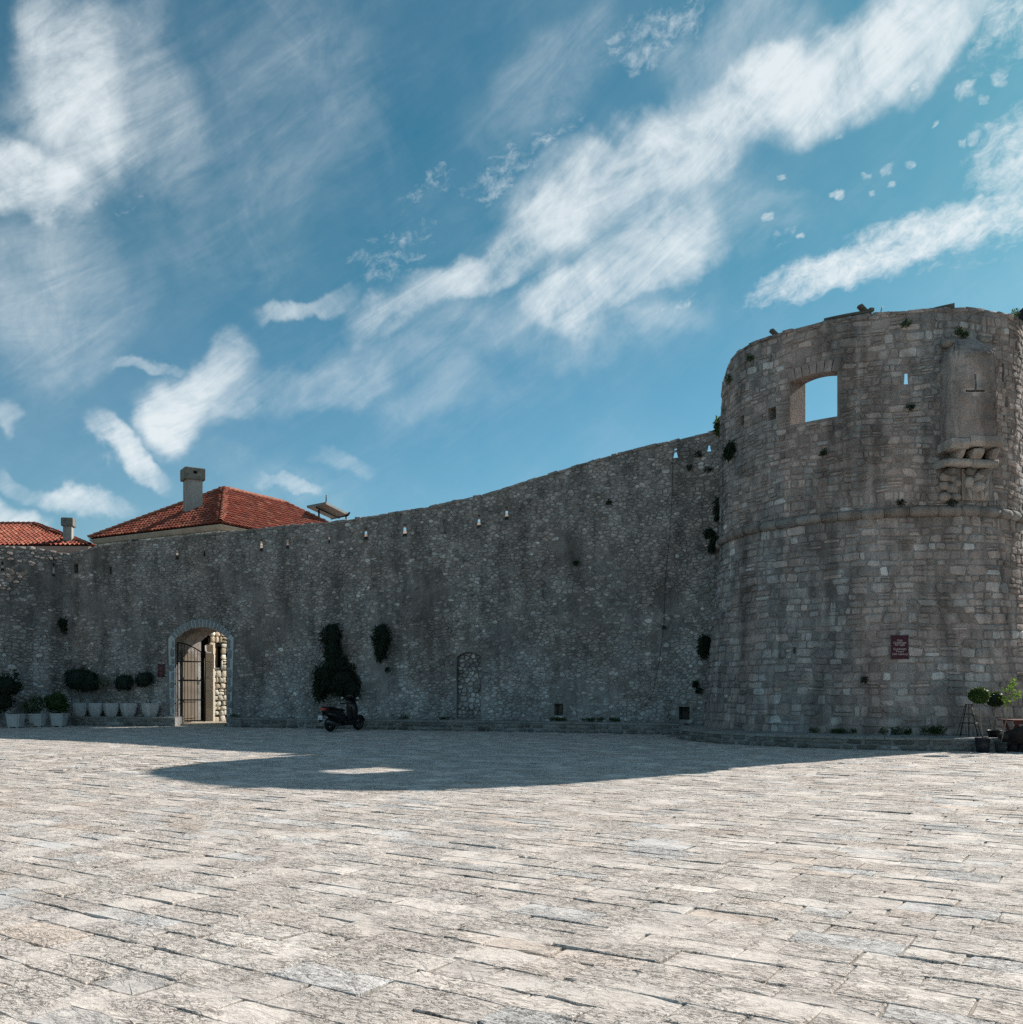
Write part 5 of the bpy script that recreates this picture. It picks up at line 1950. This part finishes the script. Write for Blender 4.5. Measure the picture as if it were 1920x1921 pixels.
wall_plant('hanging_bush', 'huge dark creeper hanging down the long wall above the scooter', WC,
           [(628, 1192, 19, 23), (631, 1222, 16, 26), (620, 1270, 25, 28), (652, 1280, 30, 28), (640, 1248, 22, 20), (606, 1290, 12, 24), (668, 1294, 13, 18)], 5200, .17, 201, depth=.42, group=None)
wall_plant('hanging_bush', 'smaller dark tapering creeper high on the long wall right of the huge one', WC, [(720, 1192, 17, 22), (719, 1212, 12, 22), (717, 1228, 6, 12)], 1500, .15, 202, depth=.3)
wall_plant('hanging_bush', 'narrow dark creeper on the long wall right beside the foot of the tower', WC, [(1321, 1212, 8, 22), (1325, 1204, 6, 14)], 700, .14, 203, depth=.2)
wall_plant('hanging_bush', 'small dark plant growing in the corner above the square planters', LW, [(116, 1168, 7, 9), (119, 1178, 4, 9)], 420, .12, 204, depth=.2)
wall_plant('wall_shrub', 'green shrub on top of the long wall where it meets the tower', WC, [(1350, 805, 7, 9), (1349, 796, 6, 8)], 420, .13, 205, 'weed', .25, .2, .4, core=False)
wall_plant('wall_shrub', 'leaf-shaped dark shrub on the left side of the upper tower', TW, [(1377, 842, 8, 15), (1372, 850, 7, 10)], 500, .13, 206, depth=.2)
wall_plant('wall_shrub', 'dark shrub in the joint of wall and tower above the string course', WC, [(1352, 948, 9, 16), (1349, 962, 8, 14)], 560, .13, 207, depth=.25)
wall_plant('wall_shrub', 'rounded dark shrub on the long wall left of the string course end', WC, [(1331, 1000, 7, 9)], 300, .12, 208, depth=.2)
wall_plant('wall_shrub', 'trailing dark shrub right under the left end of the string course', WC, [(1341, 1016, 7, 12), (1336, 1026, 5, 10)], 420, .13, 209, depth=.22)
wall_plant('wall_shrub', 'small dark shrub low on the long wall beside the right square hole', WC, [(1305, 1282, 5, 6), (1312, 1294, 5, 5)], 260, .11, 210, depth=.15)
wall_plant('wall_shrub', 'thin sprig on the left edge of the tower level with the window', TW, [(1371, 712, 3, 8)], 90, .09, 211, 'weed', .15, -.5, .35, core=False)
k_small = 0
for cv, x, y, r_, lb in ((WC, 1143, 943, 4, 'tiny dark tuft high on the middle of the long wall'), (WC, 1312, 853, 5, 'tiny dark tuft below the two last loopholes by the tower'), (WC, 1329, 880, 5, 'tiny tuft on the long wall close to the tower above the shrubs'),
                         (WC, 1294, 877, 3.5, 'tiny tuft on the long wall left of the tower, lowest near the last loopholes'), (TW, 1700, 608, 7, 'dry tuft just under the tower rim above the narrow tower slit'), (TW, 1795, 622, 6, 'dry tuft just above the hood of the bartizan'),
                         (TW, 1806, 629, 6, 'dry tuft touching the hood of the bartizan'), (TW, 1411, 671, 4, 'dry tuft near the left shoulder of the tower rim'), (TW, 1548, 850, 4, 'small tuft on the upper tower below the big window'),
                         (TW, 1785, 942, 9, 'dark tuft on the string course under the carved relief'), (TW, 1690, 944, 5, 'dark tuft on the string course left of the relief'), (TW, 1622, 1274, 4, 'small tuft on the lower tower left of the maroon sign'),
                         (WC, 664, 1250, 6, 'small dark tuft right of the huge creeper'), (WC, 728, 1256, 4, 'tiny tuft under the tapering creeper'), (WC, 1082, 1056, 3.5, 'tiny hole plant in the upper middle of the long wall'), (TW, 1708, 765, 4, 'tiny tuft below the narrow tower slit')):
    wall_plant('wall_tuft', lb, cv, [(x, y, r_, r_ * .8)], 90, .10, 230 + k_small, 'weed' if k_small in (4, 5, 6, 7) else 'ivy', .12, .4, .3, 'small tufts growing in the wall joints', 'tuft', core=False)
    k_small += 1


def weeds(label, cv, x0, x1, py, d, H, seed, n, h):
    rng = rs(seed)
    w = thing('weed_tuft', label, 'weeds', (0, 0, 0), 'weeds along the foot of the walls')
    ua, ub_ = cv.upx(x0, .5), cv.upx(x1, .5)
    c = vec3(cv.P((ua + ub_) / 2, H, d))
    w.location = c
    bl = []
    for _ in range(5):
        u = rng.uniform(ua, ub_)
        p = vec3(cv.P(u, H + h * .4, d))
        bl.append((p, (rng.uniform(.08, .2), .09, h * rng.uniform(.4, .9)), 1))
    crown('foliage', bl, n, .09, seed, 'weed', w, droop=-1.0, shape=.25, shell=1.0)


for i, (lb, cv, a, b, d, H, h, n) in enumerate((
        ('weeds on the ledge under the left square wall hole', WC, 1032, 1066, .05, BH, .12, 240), ('weeds on the ledge midway between the two square wall holes', WC, 1092, 1128, .05, BH, .12, 260),
        ('low weeds on the ledge left of the right square wall hole', WC, 1140, 1163, .05, BH, .10, 160), ('small weed on the ledge left of the walled-up doorway', WC, 826, 846, .05, BH, .08, 110),
        ('weed on the ledge just right of the scooter', WC, 753, 772, .05, BH, .1, 130), ('tall weeds on the plinth at the foot of the tower', TW, 1722, 1764, .08, .335, .24, 360),
        ('wide low weeds on the plinth left of the tall weeds', TW, 1655, 1705, .08, .335, .15, 320), ('low weeds on the plinth under the middle of the tower', TW, 1530, 1610, .08, .335, .10, 300),
        ('weed tuft at the right foot of the gateway', WC, 403, 418, -.9, .1, .22, 200), ('weed on the ledge right of the gateway', WC, 436, 448, .05, BH, .09, 90))):
    weeds(lb, cv, a, b, 0, d, H, 300 + i, n, h)


# ------------------------------------------------------------------ signs
def sign(name, label, cv, x0, x1, y0, y1, lines, seed):
    u0, u1, v0, v1 = cv.quad(x0, x1, y0, y1)
    uc, vc = (u0 + u1) / 2, (v0 + v1) / 2
    w, h = (u1 - u0) / 2, (v1 - v0) / 2
    n = cv.N(uc)
    c = vec3(cv.P(uc, vc, .09))
    pb, pt = vec3(cv.P(uc, v0, .09)), vec3(cv.P(uc, v1, .09))
    up = (pt - pb).normalized()
    tg = Vector((-n.y, n.x, 0))
    nn = tg.cross(up)
    L = lambda a, b, d: c + tg * a + up * b + nn * d
    s = thing(name, label, 'sign', tuple(c))
    o = .09 * w
    poly = []
    for sx, sy in ((-1, -1), (1, -1), (1, 1), (-1, 1)):
        poly.append((sx * (w + o), sy * (h + o * .5)))
    # flared corners, slightly hollow sides
    pts = [(-w - o, -h - o * .4), (-w * .6, -h), (w * .6, -h), (w + o, -h - o * .4), (w, -h * .86), (w, h * .86), (w + o, h + o * .4), (w * .6, h), (-w * .6, h), (-w - o, h + o * .4), (-w, h * .86), (-w, -h * .86)]
    part('sign_plate', MB().prism(pts, L, -.012, .012).mesh('plate', M['sign']), s)
    for sx in (-1, 1):
        for sy in (-1, 1):
            part('sign_bolt', MB().tube([L(sx * w * .85, sy * h * .9, -.12), L(sx * w * .85, sy * h * .9, .018)], .012, 6).mesh('b', M['iron']), s)
    rot = Matrix((tg, up, nn)).transposed().to_4x4()
    for txt, dx, dy, size in lines:
        if txt is None:                              # too small to read in the photograph: a bare pale line
            part('worn_line', MB().prism([(dx * w - size * w, dy * h - .025), (dx * w + size * w, dy * h - .025), (dx * w + size * w, dy * h + .025), (dx * w - size * w, dy * h + .025)], L, .0135, .016).mesh('l', worn('faded_lettering', (.10, .05, .06), (.17, .10, .11), 30, .6, bump=0)), s)
            continue
        cu = bpy.data.curves.new('lettering', 'FONT')
        cu.body = txt
        cu.size = size
        cu.align_x = 'CENTER'
        cu.align_y = 'CENTER'
        cu.extrude = .002
        cu.offset = .0012
        cu.materials.append(M['letter'])
        tmp = link('tmp', cu)
        dg = bpy.context.evaluated_depsgraph_get()
        me = bpy.data.meshes.new_from_object(tmp.evaluated_get(dg))
        bpy.data.objects.remove(tmp)
        q = link('lettering', me, s)
        q.matrix_local = Matrix.Translation(L(dx * w, dy * h, .0145) - c) @ rot


sign('wall_sign', 'maroon sign plate with pale lettering on the lower tower', TW, 1670.5, 1704.5, 1192, 1236.5,
     [('Kula', 0, .57, .075), ('Gradenigo', 0, .375, .078), ('XV vijek', 0, .18, .075), ('Gradenigo', 0, -.165, .078), ('Tower', 0, -.375, .075), ('15th century', 0, -.60, .077)], 1)
sign('wall_sign', 'small narrow maroon sign on the wall left of the gateway', WC, 299.5, 310.5, 1246, 1270, [(None, 0, .45, .6), (None, -.1, .16, .35), (None, 0, -.38, .55), (None, 0, -.68, .4)], 2)

# ------------------------------------------------------------------ on the tower rim
rng_ = rs(71)
for x, y0, lx, rise, lab, w in ((1622, 588, 20, 12, 'broken plank lying across a timber on the tower rim above the window', .16), (1443, 631, 13, 6, 'short plank end sticking out of the tower rim on the left', .13)):
    u = TW.upx(x, 11.5)
    c = vec3(TW.P(u, TH(u) + .12, -.25))
    s = c.y / F
    pk = thing('wooden_plank', lab, 'plank', tuple(c), 'old planks on the tower rim')
    a, b = c + Vector((-lx * s * .62, -.05, rise * s * 1.15)), c + Vector((lx * s * .62, .12, -rise * s * .25))
    d = (b - a).normalized()
    sd = d.cross(Vector((0, 0, 1))).normalized()
    up = sd.cross(d)
    rings = [[a.lerp(b, t_) + sd * (sx * w / 2) + up * (sz * .045) for sx, sz in ((-1, -1), (1, -1), (1, 1), (-1, 1))] for t_ in (0, .33, .66, 1)]
    part('board', MB().loft(rings, True, False).mesh('board', M['plank']), pk)
    e = c + Vector((-lx * s * .2, .0, -.01))
    for k in range(2):
        part('nail', MB().tube([a.lerp(b, .3 + .4 * k) + up * .04, a.lerp(b, .3 + .4 * k) + up * .07], .012, 6).mesh('n', M['iron']), pk)
u0, u1 = TW.upx(1545, 11.6), TW.upx(1634, 11.6)
tb = thing('timber_beam', 'long thin timber lying along the tower rim left of the broken plank', 'beam', tuple(vec3(TW.P((u0 + u1) / 2, TH(u0), -.1))))
part('beam_length', MB().tube([vec3(TW.P(u, TH(u) + .10, -.08)) for u in np.linspace(u0, u1, 8)], .05, 6, sm=False).mesh('b', M['plank']), tb)
part('beam_end', MB().box(tuple(vec3(TW.P(u1, TH(u1) + .14, -.08))), (.12, .14, .09), .2).mesh('b', M['plank']), tb)
u0, u1 = TW.upx(1752, 11.8), TW.upx(1792, 11.8)
wd = thing('timber_beam', 'thin tapered board lying on the tower rim above the bartizan', 'beam', tuple(vec3(TW.P((u0 + u1) / 2, TH(u0), -.1))))
part('beam_length', MB().loft([[vec3(TW.P(u, TH(u) + z0, d)) for z0, d in ((.02, -.02), (.05 + .11 * k, -.02), (.05 + .11 * k, -.3), (.02, -.3))] for k, u in zip((0, .5, 1), np.linspace(u0, u1, 3))], True, False).mesh('b', M['plank']), wd)
u = TW.upx(1652, 11.8)
rb = thing('metal_rod', 'thin bent rod standing on the tower rim right of the broken plank', 'rod', tuple(vec3(TW.P(u, TH(u), -.2))))
p = vec3(TW.P(u, TH(u), -.2))
part('rod_shaft', MB().tube([p, p + Vector((.02, 0, .15)), p + Vector((.06, 0, .27))], .012, 6).mesh('r', M['iron']), rb)
u = TW.upx(1916, 11.7)
p = vec3(TW.P(u, TH(u), -.2))
fl = thing('flood_lamp', 'dark lamp on a bracket on the tower rim at the right picture edge', 'lamp', tuple(p))
part('lamp_bracket', MB().tube([p + Vector((-.22, 0, .02)), p + Vector((.06, 0, .24))], .018, 6).mesh('b', M['iron']), fl)
part('lamp_head', MB().loft([[p + Vector((.02 + .12 * i, sy * (.10 + .05 * i), .12 + .05 * i + sz * (.09 + .05 * i))) for sy, sz in ((-1, -1), (1, -1), (1, 1), (-1, 1))] for i in range(4)], True, False).mesh('h', M['black']), fl)
u = TW.upx(1900, 11.7)
wall_plant('rim_sprig', 'thin leafy sprig growing on the tower rim beside the lamp', TW, [(1901, 590, 3.5, 9)], 70, .08, 260, 'weed', .1, -.6, .4, core=False)

# cable down the long wall
cb = thing('wall_cable', 'thin dark cable running down the long wall left of the tower', 'cable', tuple(vec3(WC.P(WC.upx(1250, 3), 3, .06))))
pts = [vec3(WC.P(*WC.uv(x, y), .075)) for x, y in ((1264, 838), (1262, 930), (1257, 1010), (1250, 1080), (1246, 1180), (1238, 1240), (1226, 1300), (1212, 1322), (1190, 1338))]
part('cable_run', MB().tube(pts, .009, 5).mesh('c', M['wire']), cb)
part('junction_box', MB().box(tuple(vec3(WC.P(*WC.uv(1247, 1178), .08))), (.12, .08, .1)).mesh('j', M['iron']), cb)


# ------------------------------------------------------------------ scooter
def ring_se(x, zc, hw, hh, n=12, e=.65):
    out = []
    for k in range(n):
        a = 2 * math.pi * k / n
        c, s = math.cos(a), math.sin(a)
        out.append(Vector((x, math.copysign(abs(c) ** e, c) * hw, zc + math.copysign(abs(s) ** e, s) * hh)))
    return out


def build_scooter():
    r0, f0 = gp(620, 1373), gp(672.5, 1370)
    mid = (r0 + f0) / 2
    hd = math.atan2(f0.y - r0.y, f0.x - r0.x)
    s = thing('motor_scooter', 'black motor scooter parked tail towards us below the huge creeper', 'scooter', (mid.x, mid.y, 0), None, hd)
    wb = (f0 - r0).length / 2

    def wheel(x, rad, w):
        t = MB()
        rings = []
        for a in np.linspace(0, 2 * math.pi, 25)[:-1]:
            rings.append([Vector((x + math.cos(a) * (rad - w * .5 + w * .5 * math.cos(b)), w * .55 * math.sin(b), rad + math.sin(a) * (rad - w * .5 + w * .5 * math.cos(b)))) for b in np.linspace(0, 2 * math.pi, 9)[:-1]])
        rings.append(rings[0])
        t.loft(rings, False)
        wh = lpart('wheel', t.mesh('wheel', M['rubber']), s)
        rm = MB()
        for k in range(5):
            a = 2 * math.pi * k / 5
            rm.tube([(x, 0, rad), (x + math.cos(a) * (rad - w), 0, rad + math.sin(a) * (rad - w))], [.03, .018], 6)
        rm.tube([(x, -.07, rad), (x, .07, rad)], .045, 10)
        rr = [[Vector((x + math.cos(a) * (rad - w * .95 + q), y, rad + math.sin(a) * (rad - w * .95 + q))) for q, y in ((0, -.045), (.02, -.05), (.02, .05), (0, .045))] for a in np.linspace(0, 2 * math.pi, 25)]
        rm.loft(rr, False)
        lpart('rim', rm.mesh('rim', M['alloy']), wh)
    wheel(-wb, .27, .14)
    wheel(wb, .275, .13)
    b = MB().loft([ring_se(*a) for a in ((-wb - .42, .80, .06, .035), (-wb - .36, .77, .11, .08), (-wb - .15, .70, .155, .14), (-wb + .15, .64, .175, .19), (-wb + .45, .58, .18, .22), (-wb + .65, .50, .17, .19), (-wb + .78, .44, .15, .13))])
    bd = lpart('rear_body', b.mesh('body', M['paint']), s)
    lpart('body_panel', MB().loft([ring_se(*a) for a in ((-wb - .25, .665, .165, .03), (-wb + .1, .60, .185, .035), (-wb + .4, .55, .188, .03))]).mesh('p', M['alloy']), bd)
    lpart('seat', MB().loft([ring_se(*a, 12, .6) for a in ((-wb - .30, .86, .08, .035), (-wb - .18, .865, .14, .05), (-wb + .12, .85, .16, .055), (-wb + .24, .815, .155, .05), (-wb + .5, .79, .14, .05), (-wb + .70, .765, .09, .04))]).mesh('seat', M['black']), s)
    lpart('grab_rail', MB().tube([(-wb + .05, .17, .87), (-wb - .3, .15, .90), (-wb - .40, 0, .905), (-wb - .3, -.15, .90), (-wb + .05, -.17, .87)], .016, 6).mesh('g', M['black']), s)
    tl = lpart('tail_light', MB().loft([[Vector((x, y * sx, z)) for y, z in ((-.13, .80), (-.06, .775), (.06, .775), (.13, .80), (.12, .865), (0, .88), (-.12, .865))] for x, sx in ((-wb - .435, .8), (-wb - .38, 1.0), (-wb - .22, 1.15))]).mesh('t', M['red_lens']), s)
    lpart('mudguard', MB().loft([[Vector((x, y, z)) for y in (-.07, .07)] + [Vector((x - .012, y, z - .012)) for y in (.07, -.07)] for x, z in ((-wb - .30, .70), (-wb - .42, .60), (-wb - .50, .46), (-wb - .50, .38))]).mesh('m', M['black']), s)
    pl_ = lpart('number_plate', MB().prism([(-.10, -.075), (.10, -.075), (.10, .075), (-.10, .075)], lambda u, v, d: Vector((-wb - .52 - d + v * -.12 * -1, u, .53 + v)), 0, .008).mesh('plate', M['plate']), s)
    mk = MB()
    rr = rs(9)
    for row, n in ((.03, 2), (-.03, 4)):
        for k in range(n):
            mk.box((-wb - .531 + row * .12, -.05 + .1 * k / max(1, n - 1), .53 + row), (.003, .014, .034))
    lpart('plate_marks', mk.mesh('mk', M['iron']), pl_)
    for sy in (-1, 1):
        lpart('indicator', MB().tube([(-wb - .36, sy * .12, .70), (-wb - .40, sy * .19, .70)], [.015, .022], 7).mesh('i', M['black']), s)
    lpart('engine', MB().box((-wb + .20, .07, .34), (.62, .15, .22), 0, bev=.04).mesh('e', M['black']), s)
    lpart('exhaust', MB().tube([(-wb + .5, -.13, .24), (-wb + .2, -.17, .26), (-wb - .38, -.19, .40)], [.025, .06, .055], 10).mesh('x', M['alloy']), s)
    lpart('shock_absorber', MB().tube([(-wb, .14, .30), (-wb + .10, .15, .60)], .03, 8).mesh('sh', M['alloy']), s)
    lpart('footboard', MB().loft([ring_se(*a, 12, .5) for a in ((-wb + .60, .33, .17, .10), (-.05, .30, .19, .09), (wb - .45, .31, .19, .10), (wb - .30, .38, .17, .14))]).mesh('f', M['black']), s)
    fr = MB().loft([[Vector((xc + dx * d, dy * w, z)) for dx, dy in ((-.8, -.8), (-1, -.4), (-1, .4), (-.8, .8), (0, 1), (.8, .75), (1.1, .3), (1.1, -.3), (.8, -.75), (0, -1))]
                    for z, xc, d, w in ((.30, wb - .38, .07, .17), (.50, wb - .34, .10, .22), (.72, wb - .33, .15, .24), (.90, wb - .35, .16, .22), (1.02, wb - .38, .13, .17), (1.10, wb - .42, .08, .11))])
    lpart('front_shield', fr.mesh('shield', M['paint']), s)
    lpart('headlight', MB().loft([ring_se(wb - .20, .84, .13, .06), ring_se(wb - .16, .835, .10, .045)]).mesh('h', M['screen']), s)
    lpart('dashboard', MB().box((wb - .47, 0, 1.03), (.16, .26, .10), 0, bev=.03).mesh('d', M['black']), s)
    ws = [[Vector((x, y * w, z)) for y in (-1, -.6, 0, .6, 1)] + [Vector((x + .008 + .06 * 0, y * w, z)) for y in (1, .6, 0, -.6, -1)] for x, z, w in ((wb - .24, .98, .19), (wb - .33, 1.12, .20), (wb - .42, 1.25, .18), (wb - .47, 1.33, .13))]
    for row in ws:
        for k, v in enumerate(row):
            v.x -= abs(v.y) * .35
    lpart('windscreen', MB().loft(ws).mesh('w', M['screen']), s)
    lpart('front_mudguard', MB().loft([[Vector((wb + math.cos(a) * .31, y, .275 + math.sin(a) * .31)) for y in (-.08, 0, .08)] + [Vector((wb + math.cos(a) * .295, y, .275 + math.sin(a) * .295)) for y in (.08, 0, -.08)] for a in np.linspace(R(15), R(165), 9)]).mesh('fm', M['paint']), s)
    for sy in (-1, 1):
        lpart('fork_leg', MB().tube([(wb, sy * .085, .275), (wb - .22, sy * .085, .75)], .026, 8).mesh('fk', M['alloy']), s)
    lpart('handlebar', MB().tube([(wb - .55, .34, 1.0), (wb - .48, .2, 1.03), (wb - .46, 0, 1.02), (wb - .48, -.2, 1.03), (wb - .55, -.34, 1.0)], .018, 8).mesh('hb', M['black']), s)
    for sy in (-1, 1):
        lpart('grip', MB().tube([(wb - .51, sy * .25, 1.02), (wb - .56, sy * .37, .995)], .024, 8).mesh('gr', M['rubber']), s)
        lpart('brake_lever', MB().tube([(wb - .46, sy * .2, 1.01), (wb - .47, sy * .35, .985)], .009, 6).mesh('bl', M['alloy']), s)
        mr = lpart('mirror', MB().tube([(wb - .49, sy * .2, 1.03), (wb - .45, sy * .27, 1.13), (wb - .47, sy * .36, 1.19)], .010, 6).loft([[Vector((wb - .47 + dx, sy * .38 + math.cos(a) * .075 * k, 1.215 + math.sin(a) * .05 * k)) for a in np.linspace(0, 2 * math.pi, 13)[:-1]] for dx, k in ((.05, .4), (.03, .9), (.0, 1.0))]).mesh('mr', M['black']), s)
        # glass tilted up a little, so that it holds the sky
        lpart('mirror_glass', MB().add([Vector((wb - .474 - .10 * math.sin(a) * .045 + .0, sy * .38 + math.cos(a) * .068, 1.215 + math.sin(a) * .044)) for a in np.linspace(0, 2 * math.pi, 13)[:-1]], [tuple(range(12))]).mesh('mg', M['mirror']), mr)
    lpart('side_stand', MB().tube([(-.12, .15, .28), (-.16, .30, .02), (-.22, .31, .012)], .014, 6).mesh('ss', M['black']), s)


build_scooter()


# ------------------------------------------------------------------ things on and before the plinth at the right
def topiary(name, label, px, py, rad, base, H, mat, seed):
    c = at(px, py, base.y)
    t_ = thing(name, label, 'tree', tuple(base), 'clipped ball trees beside the tower')
    part('trunk', MB().tube([base + Vector((0, 0, H)), base.lerp(c, .5) + Vector((-.012, 0, H * .3)), c], [.017, .015, .012], 7).mesh('trunk', M['bark']), t_)
    bl = [(c, (rad, rad, rad * .8), 1)]
    core_blob(t_, bl, mat, seed + 9, .9)
    crown('crown', bl, 3400, .038, seed, mat, t_, shell=.16, shape=.6)


def round_pot(name, label, c, r0, r1, h, mat, group=None):
    p = thing(name, label, 'plant pot', tuple(c), group)
    rings = [[(math.cos(a) * r_, math.sin(a) * r_, z) for a in np.linspace(0, 2 * math.pi, 17)[:-1]] for r_, z in ((r0, 0), ((r0 + r1) / 2, h * .5), (r1, h - .035), (r1 + .012, h - .03), (r1 + .014, h), (r1 - .012, h), (r1 - .02, h - .05))]
    lpart('pot_body', MB().loft(rings).mesh('pot', M[mat]), p)
    lpart('soil', MB().tube([(0, 0, h - .06), (0, 0, h - .035)], r1 - .022, 14).mesh('soil', M['soil']), p)
    return p


pA = gp(1844, 1411.5)
pB = gp(1878, 1412)
pC = Vector((12.45, 24.75, .335))
round_pot('dark_pot', 'dark blue pot holding the left ball tree before the plinth', pA, .145, .172, .36, 'dark_pot', 'dark pots beside the tower')
round_pot('dark_pot', 'dark grey pot holding the leaning citrus sapling before the plinth', pB, .115, .14, .265, 'grey_pot', 'dark pots beside the tower')
round_pot('dark_pot', 'low black pot of the right ball tree standing on the plinth', pC, .14, .17, .17, 'black', 'dark pots beside the tower')
topiary('ball_tree', 'left clipped ball tree with sunlit bright green top by the tower', 1837, 1304.5, .232, pA, .32, 'box', 401)
topiary('ball_tree', 'right clipped ball tree with the darker crown touching the left one', 1868, 1311.5, .222, pC, .14, 'box2', 402)
ci = thing('citrus_sapling', 'thin leaning sapling with bright backlit leaves at the right edge', 'tree', tuple(pB))
cc = at(1896, 1299, pB.y + .1)
base_ = pB + Vector((0, 0, .22))
part('trunk', MB().tube([base_, base_.lerp(at(1893, 1322, pB.y), .6) + Vector((.01, 0, 0)), at(1893, 1322, pB.y), cc], [.014, .012, .010, .006], 7).mesh('trunk', M['bark']), ci)
bl = [(at(x, y, pB.y + dy), (.10, .12, .08), 1) for x, y, dy in ((1888, 1296, 0), (1896, 1290, .1), (1905, 1297, 0), (1911, 1303, .1), (1885, 1312, -.1), (1897, 1308, .1), (1902, 1280, 0), (1890, 1318, 0))]
for k, (c, _, _) in enumerate(bl):
    part('twig', MB().tube([at(1894, 1318, pB.y), cc.lerp(c, .5), c], [.006, .004, .002], 5).mesh('tw', M['bark']), ci)
crown('leaves', bl, 210, .075, 403, 'citrus', ci, shell=1.0, shape=.5)

ob = thing('metal_obelisk', 'thin dark metal obelisk trellis standing on the plinth left of the ball trees', 'plant support', tuple(Vector((11.75, 24.85, .335))))
oc = at(1818, 1383, 24.85)
oc.z = .335
zt = EYE + (HY - 1321.5) / F * 24.85
for i in range(8):
    a = 2 * math.pi * (i + .4) / 8
    thick = .011 if i % 2 == 0 else .007
    part('upright', MB().tube([oc + Vector((math.cos(a) * .29, math.sin(a) * .29, 0)), Vector((oc.x + math.cos(a) * .085, oc.y + math.sin(a) * .085, zt))], thick, 5).mesh('u', M['iron']), ob)
for f, r_ in ((.42, .205), (.70, .145), (1.0, .085)):
    part('hoop', MB().tube([Vector((oc.x + math.cos(a) * r_, oc.y + math.sin(a) * r_, .335 + (zt - .335) * f)) for a in np.linspace(0, 2 * math.pi, 15)], .009, 5, cap=False).mesh('h', M['iron']), ob)


def build_table():
    Y = 24.2
    c = at(1919, 1350, Y)
    t_ = thing('red_table', 'low red-brown painted wooden table with V-shaped legs at the right edge', 'table', (c.x, c.y, .335))
    z = c.z
    x0 = at(1889, 1350, Y).x
    for k in range(5):
        part('top_board', MB().box((x0 + .55, Y - .30 + .15 * k + .075, z - .015), (1.1, .14, .035), 0, bev=.006).mesh('b', M['red_wood']), t_)
    part('apron', MB().box((x0 + .52, Y - .22, z - .07), (.9, .04, .07)).mesh('a', M['red_wood']), t_)
    for dy in (-.2, .35):
        for xa, xb in ((x0 + .13, x0 + .30), (x0 + .46, x0 + .32), (x0 + .72, x0 + .80), (x0 + 1.0, x0 + .82)):
            part('leg', MB().tube([(xa, Y + dy, z - .05), (xb, Y + dy, .335)], .038, 4, sm=False).mesh('l', M['red_wood']), t_)


build_table()


def build_log():
    rng = rs(81)
    a, b = gp(1884, 1409) + Vector((0, .1, .22)), at(1945, 1372, 23.6)
    lg = thing('gnarled_log', 'dark gnarled log leaning against the plinth under the red table', 'log', (a.x, a.y, 0))
    pts = [a.lerp(b, t_) + Vector((0, rng.normal(0, .02), rng.normal(0, .02))) for t_ in np.linspace(0, 1, 8)]
    part('trunk', MB().tube(pts, [.17, .21, .22, .20, .22, .21, .19, .17], 12).mesh('t', M['drift']), lg)
    for p, q, r_ in ((a + Vector((.28, -.05, -.02)), gp(1903, 1411) + Vector((.0, .05, .02)), .13), (a + Vector((.6, 0, .05)), gp(1925, 1412) + Vector((0, .1, .0)), .16), (a + Vector((.0, 0, .02)), at(1886, 1381, 23.7), .10)):
        part('branch_stub', MB().tube([p, p.lerp(q, .5) + Vector((.02, 0, .03)), q], [r_ * 1.1, r_, r_ * .75], 9).mesh('b', M['drift']), lg)


build_log()

# litter on the paving
for k, (x, y, lb, ln) in enumerate(((1235, 1418.5, 'small pale leaf lying upright on the shaded paving before the tower', .14), (255, 1781, 'thin pale straw lying on the sunlit paving at the lower left', .10), (1703, 1832, 'thin pale twig on the sunlit paving at the lower right', .09))):
    p = gp(x, y, .02)
    lf = thing('fallen_leaf', lb, 'leaf', tuple(p), 'bits of litter on the paving')
    lpart('blade', MB().add([(0, 0, 0), (ln * .35, .01, .03), (ln * .5, 0, ln * .55), (ln * .1, -.01, ln * .35)] if k == 0 else [(0, 0, 0), (.006, 0, .002), (ln * .5, ln * .8, .012), (ln * .48, ln * .8, .010)], [(0, 1, 2, 3)]).mesh('l', M['leafbit']), lf)
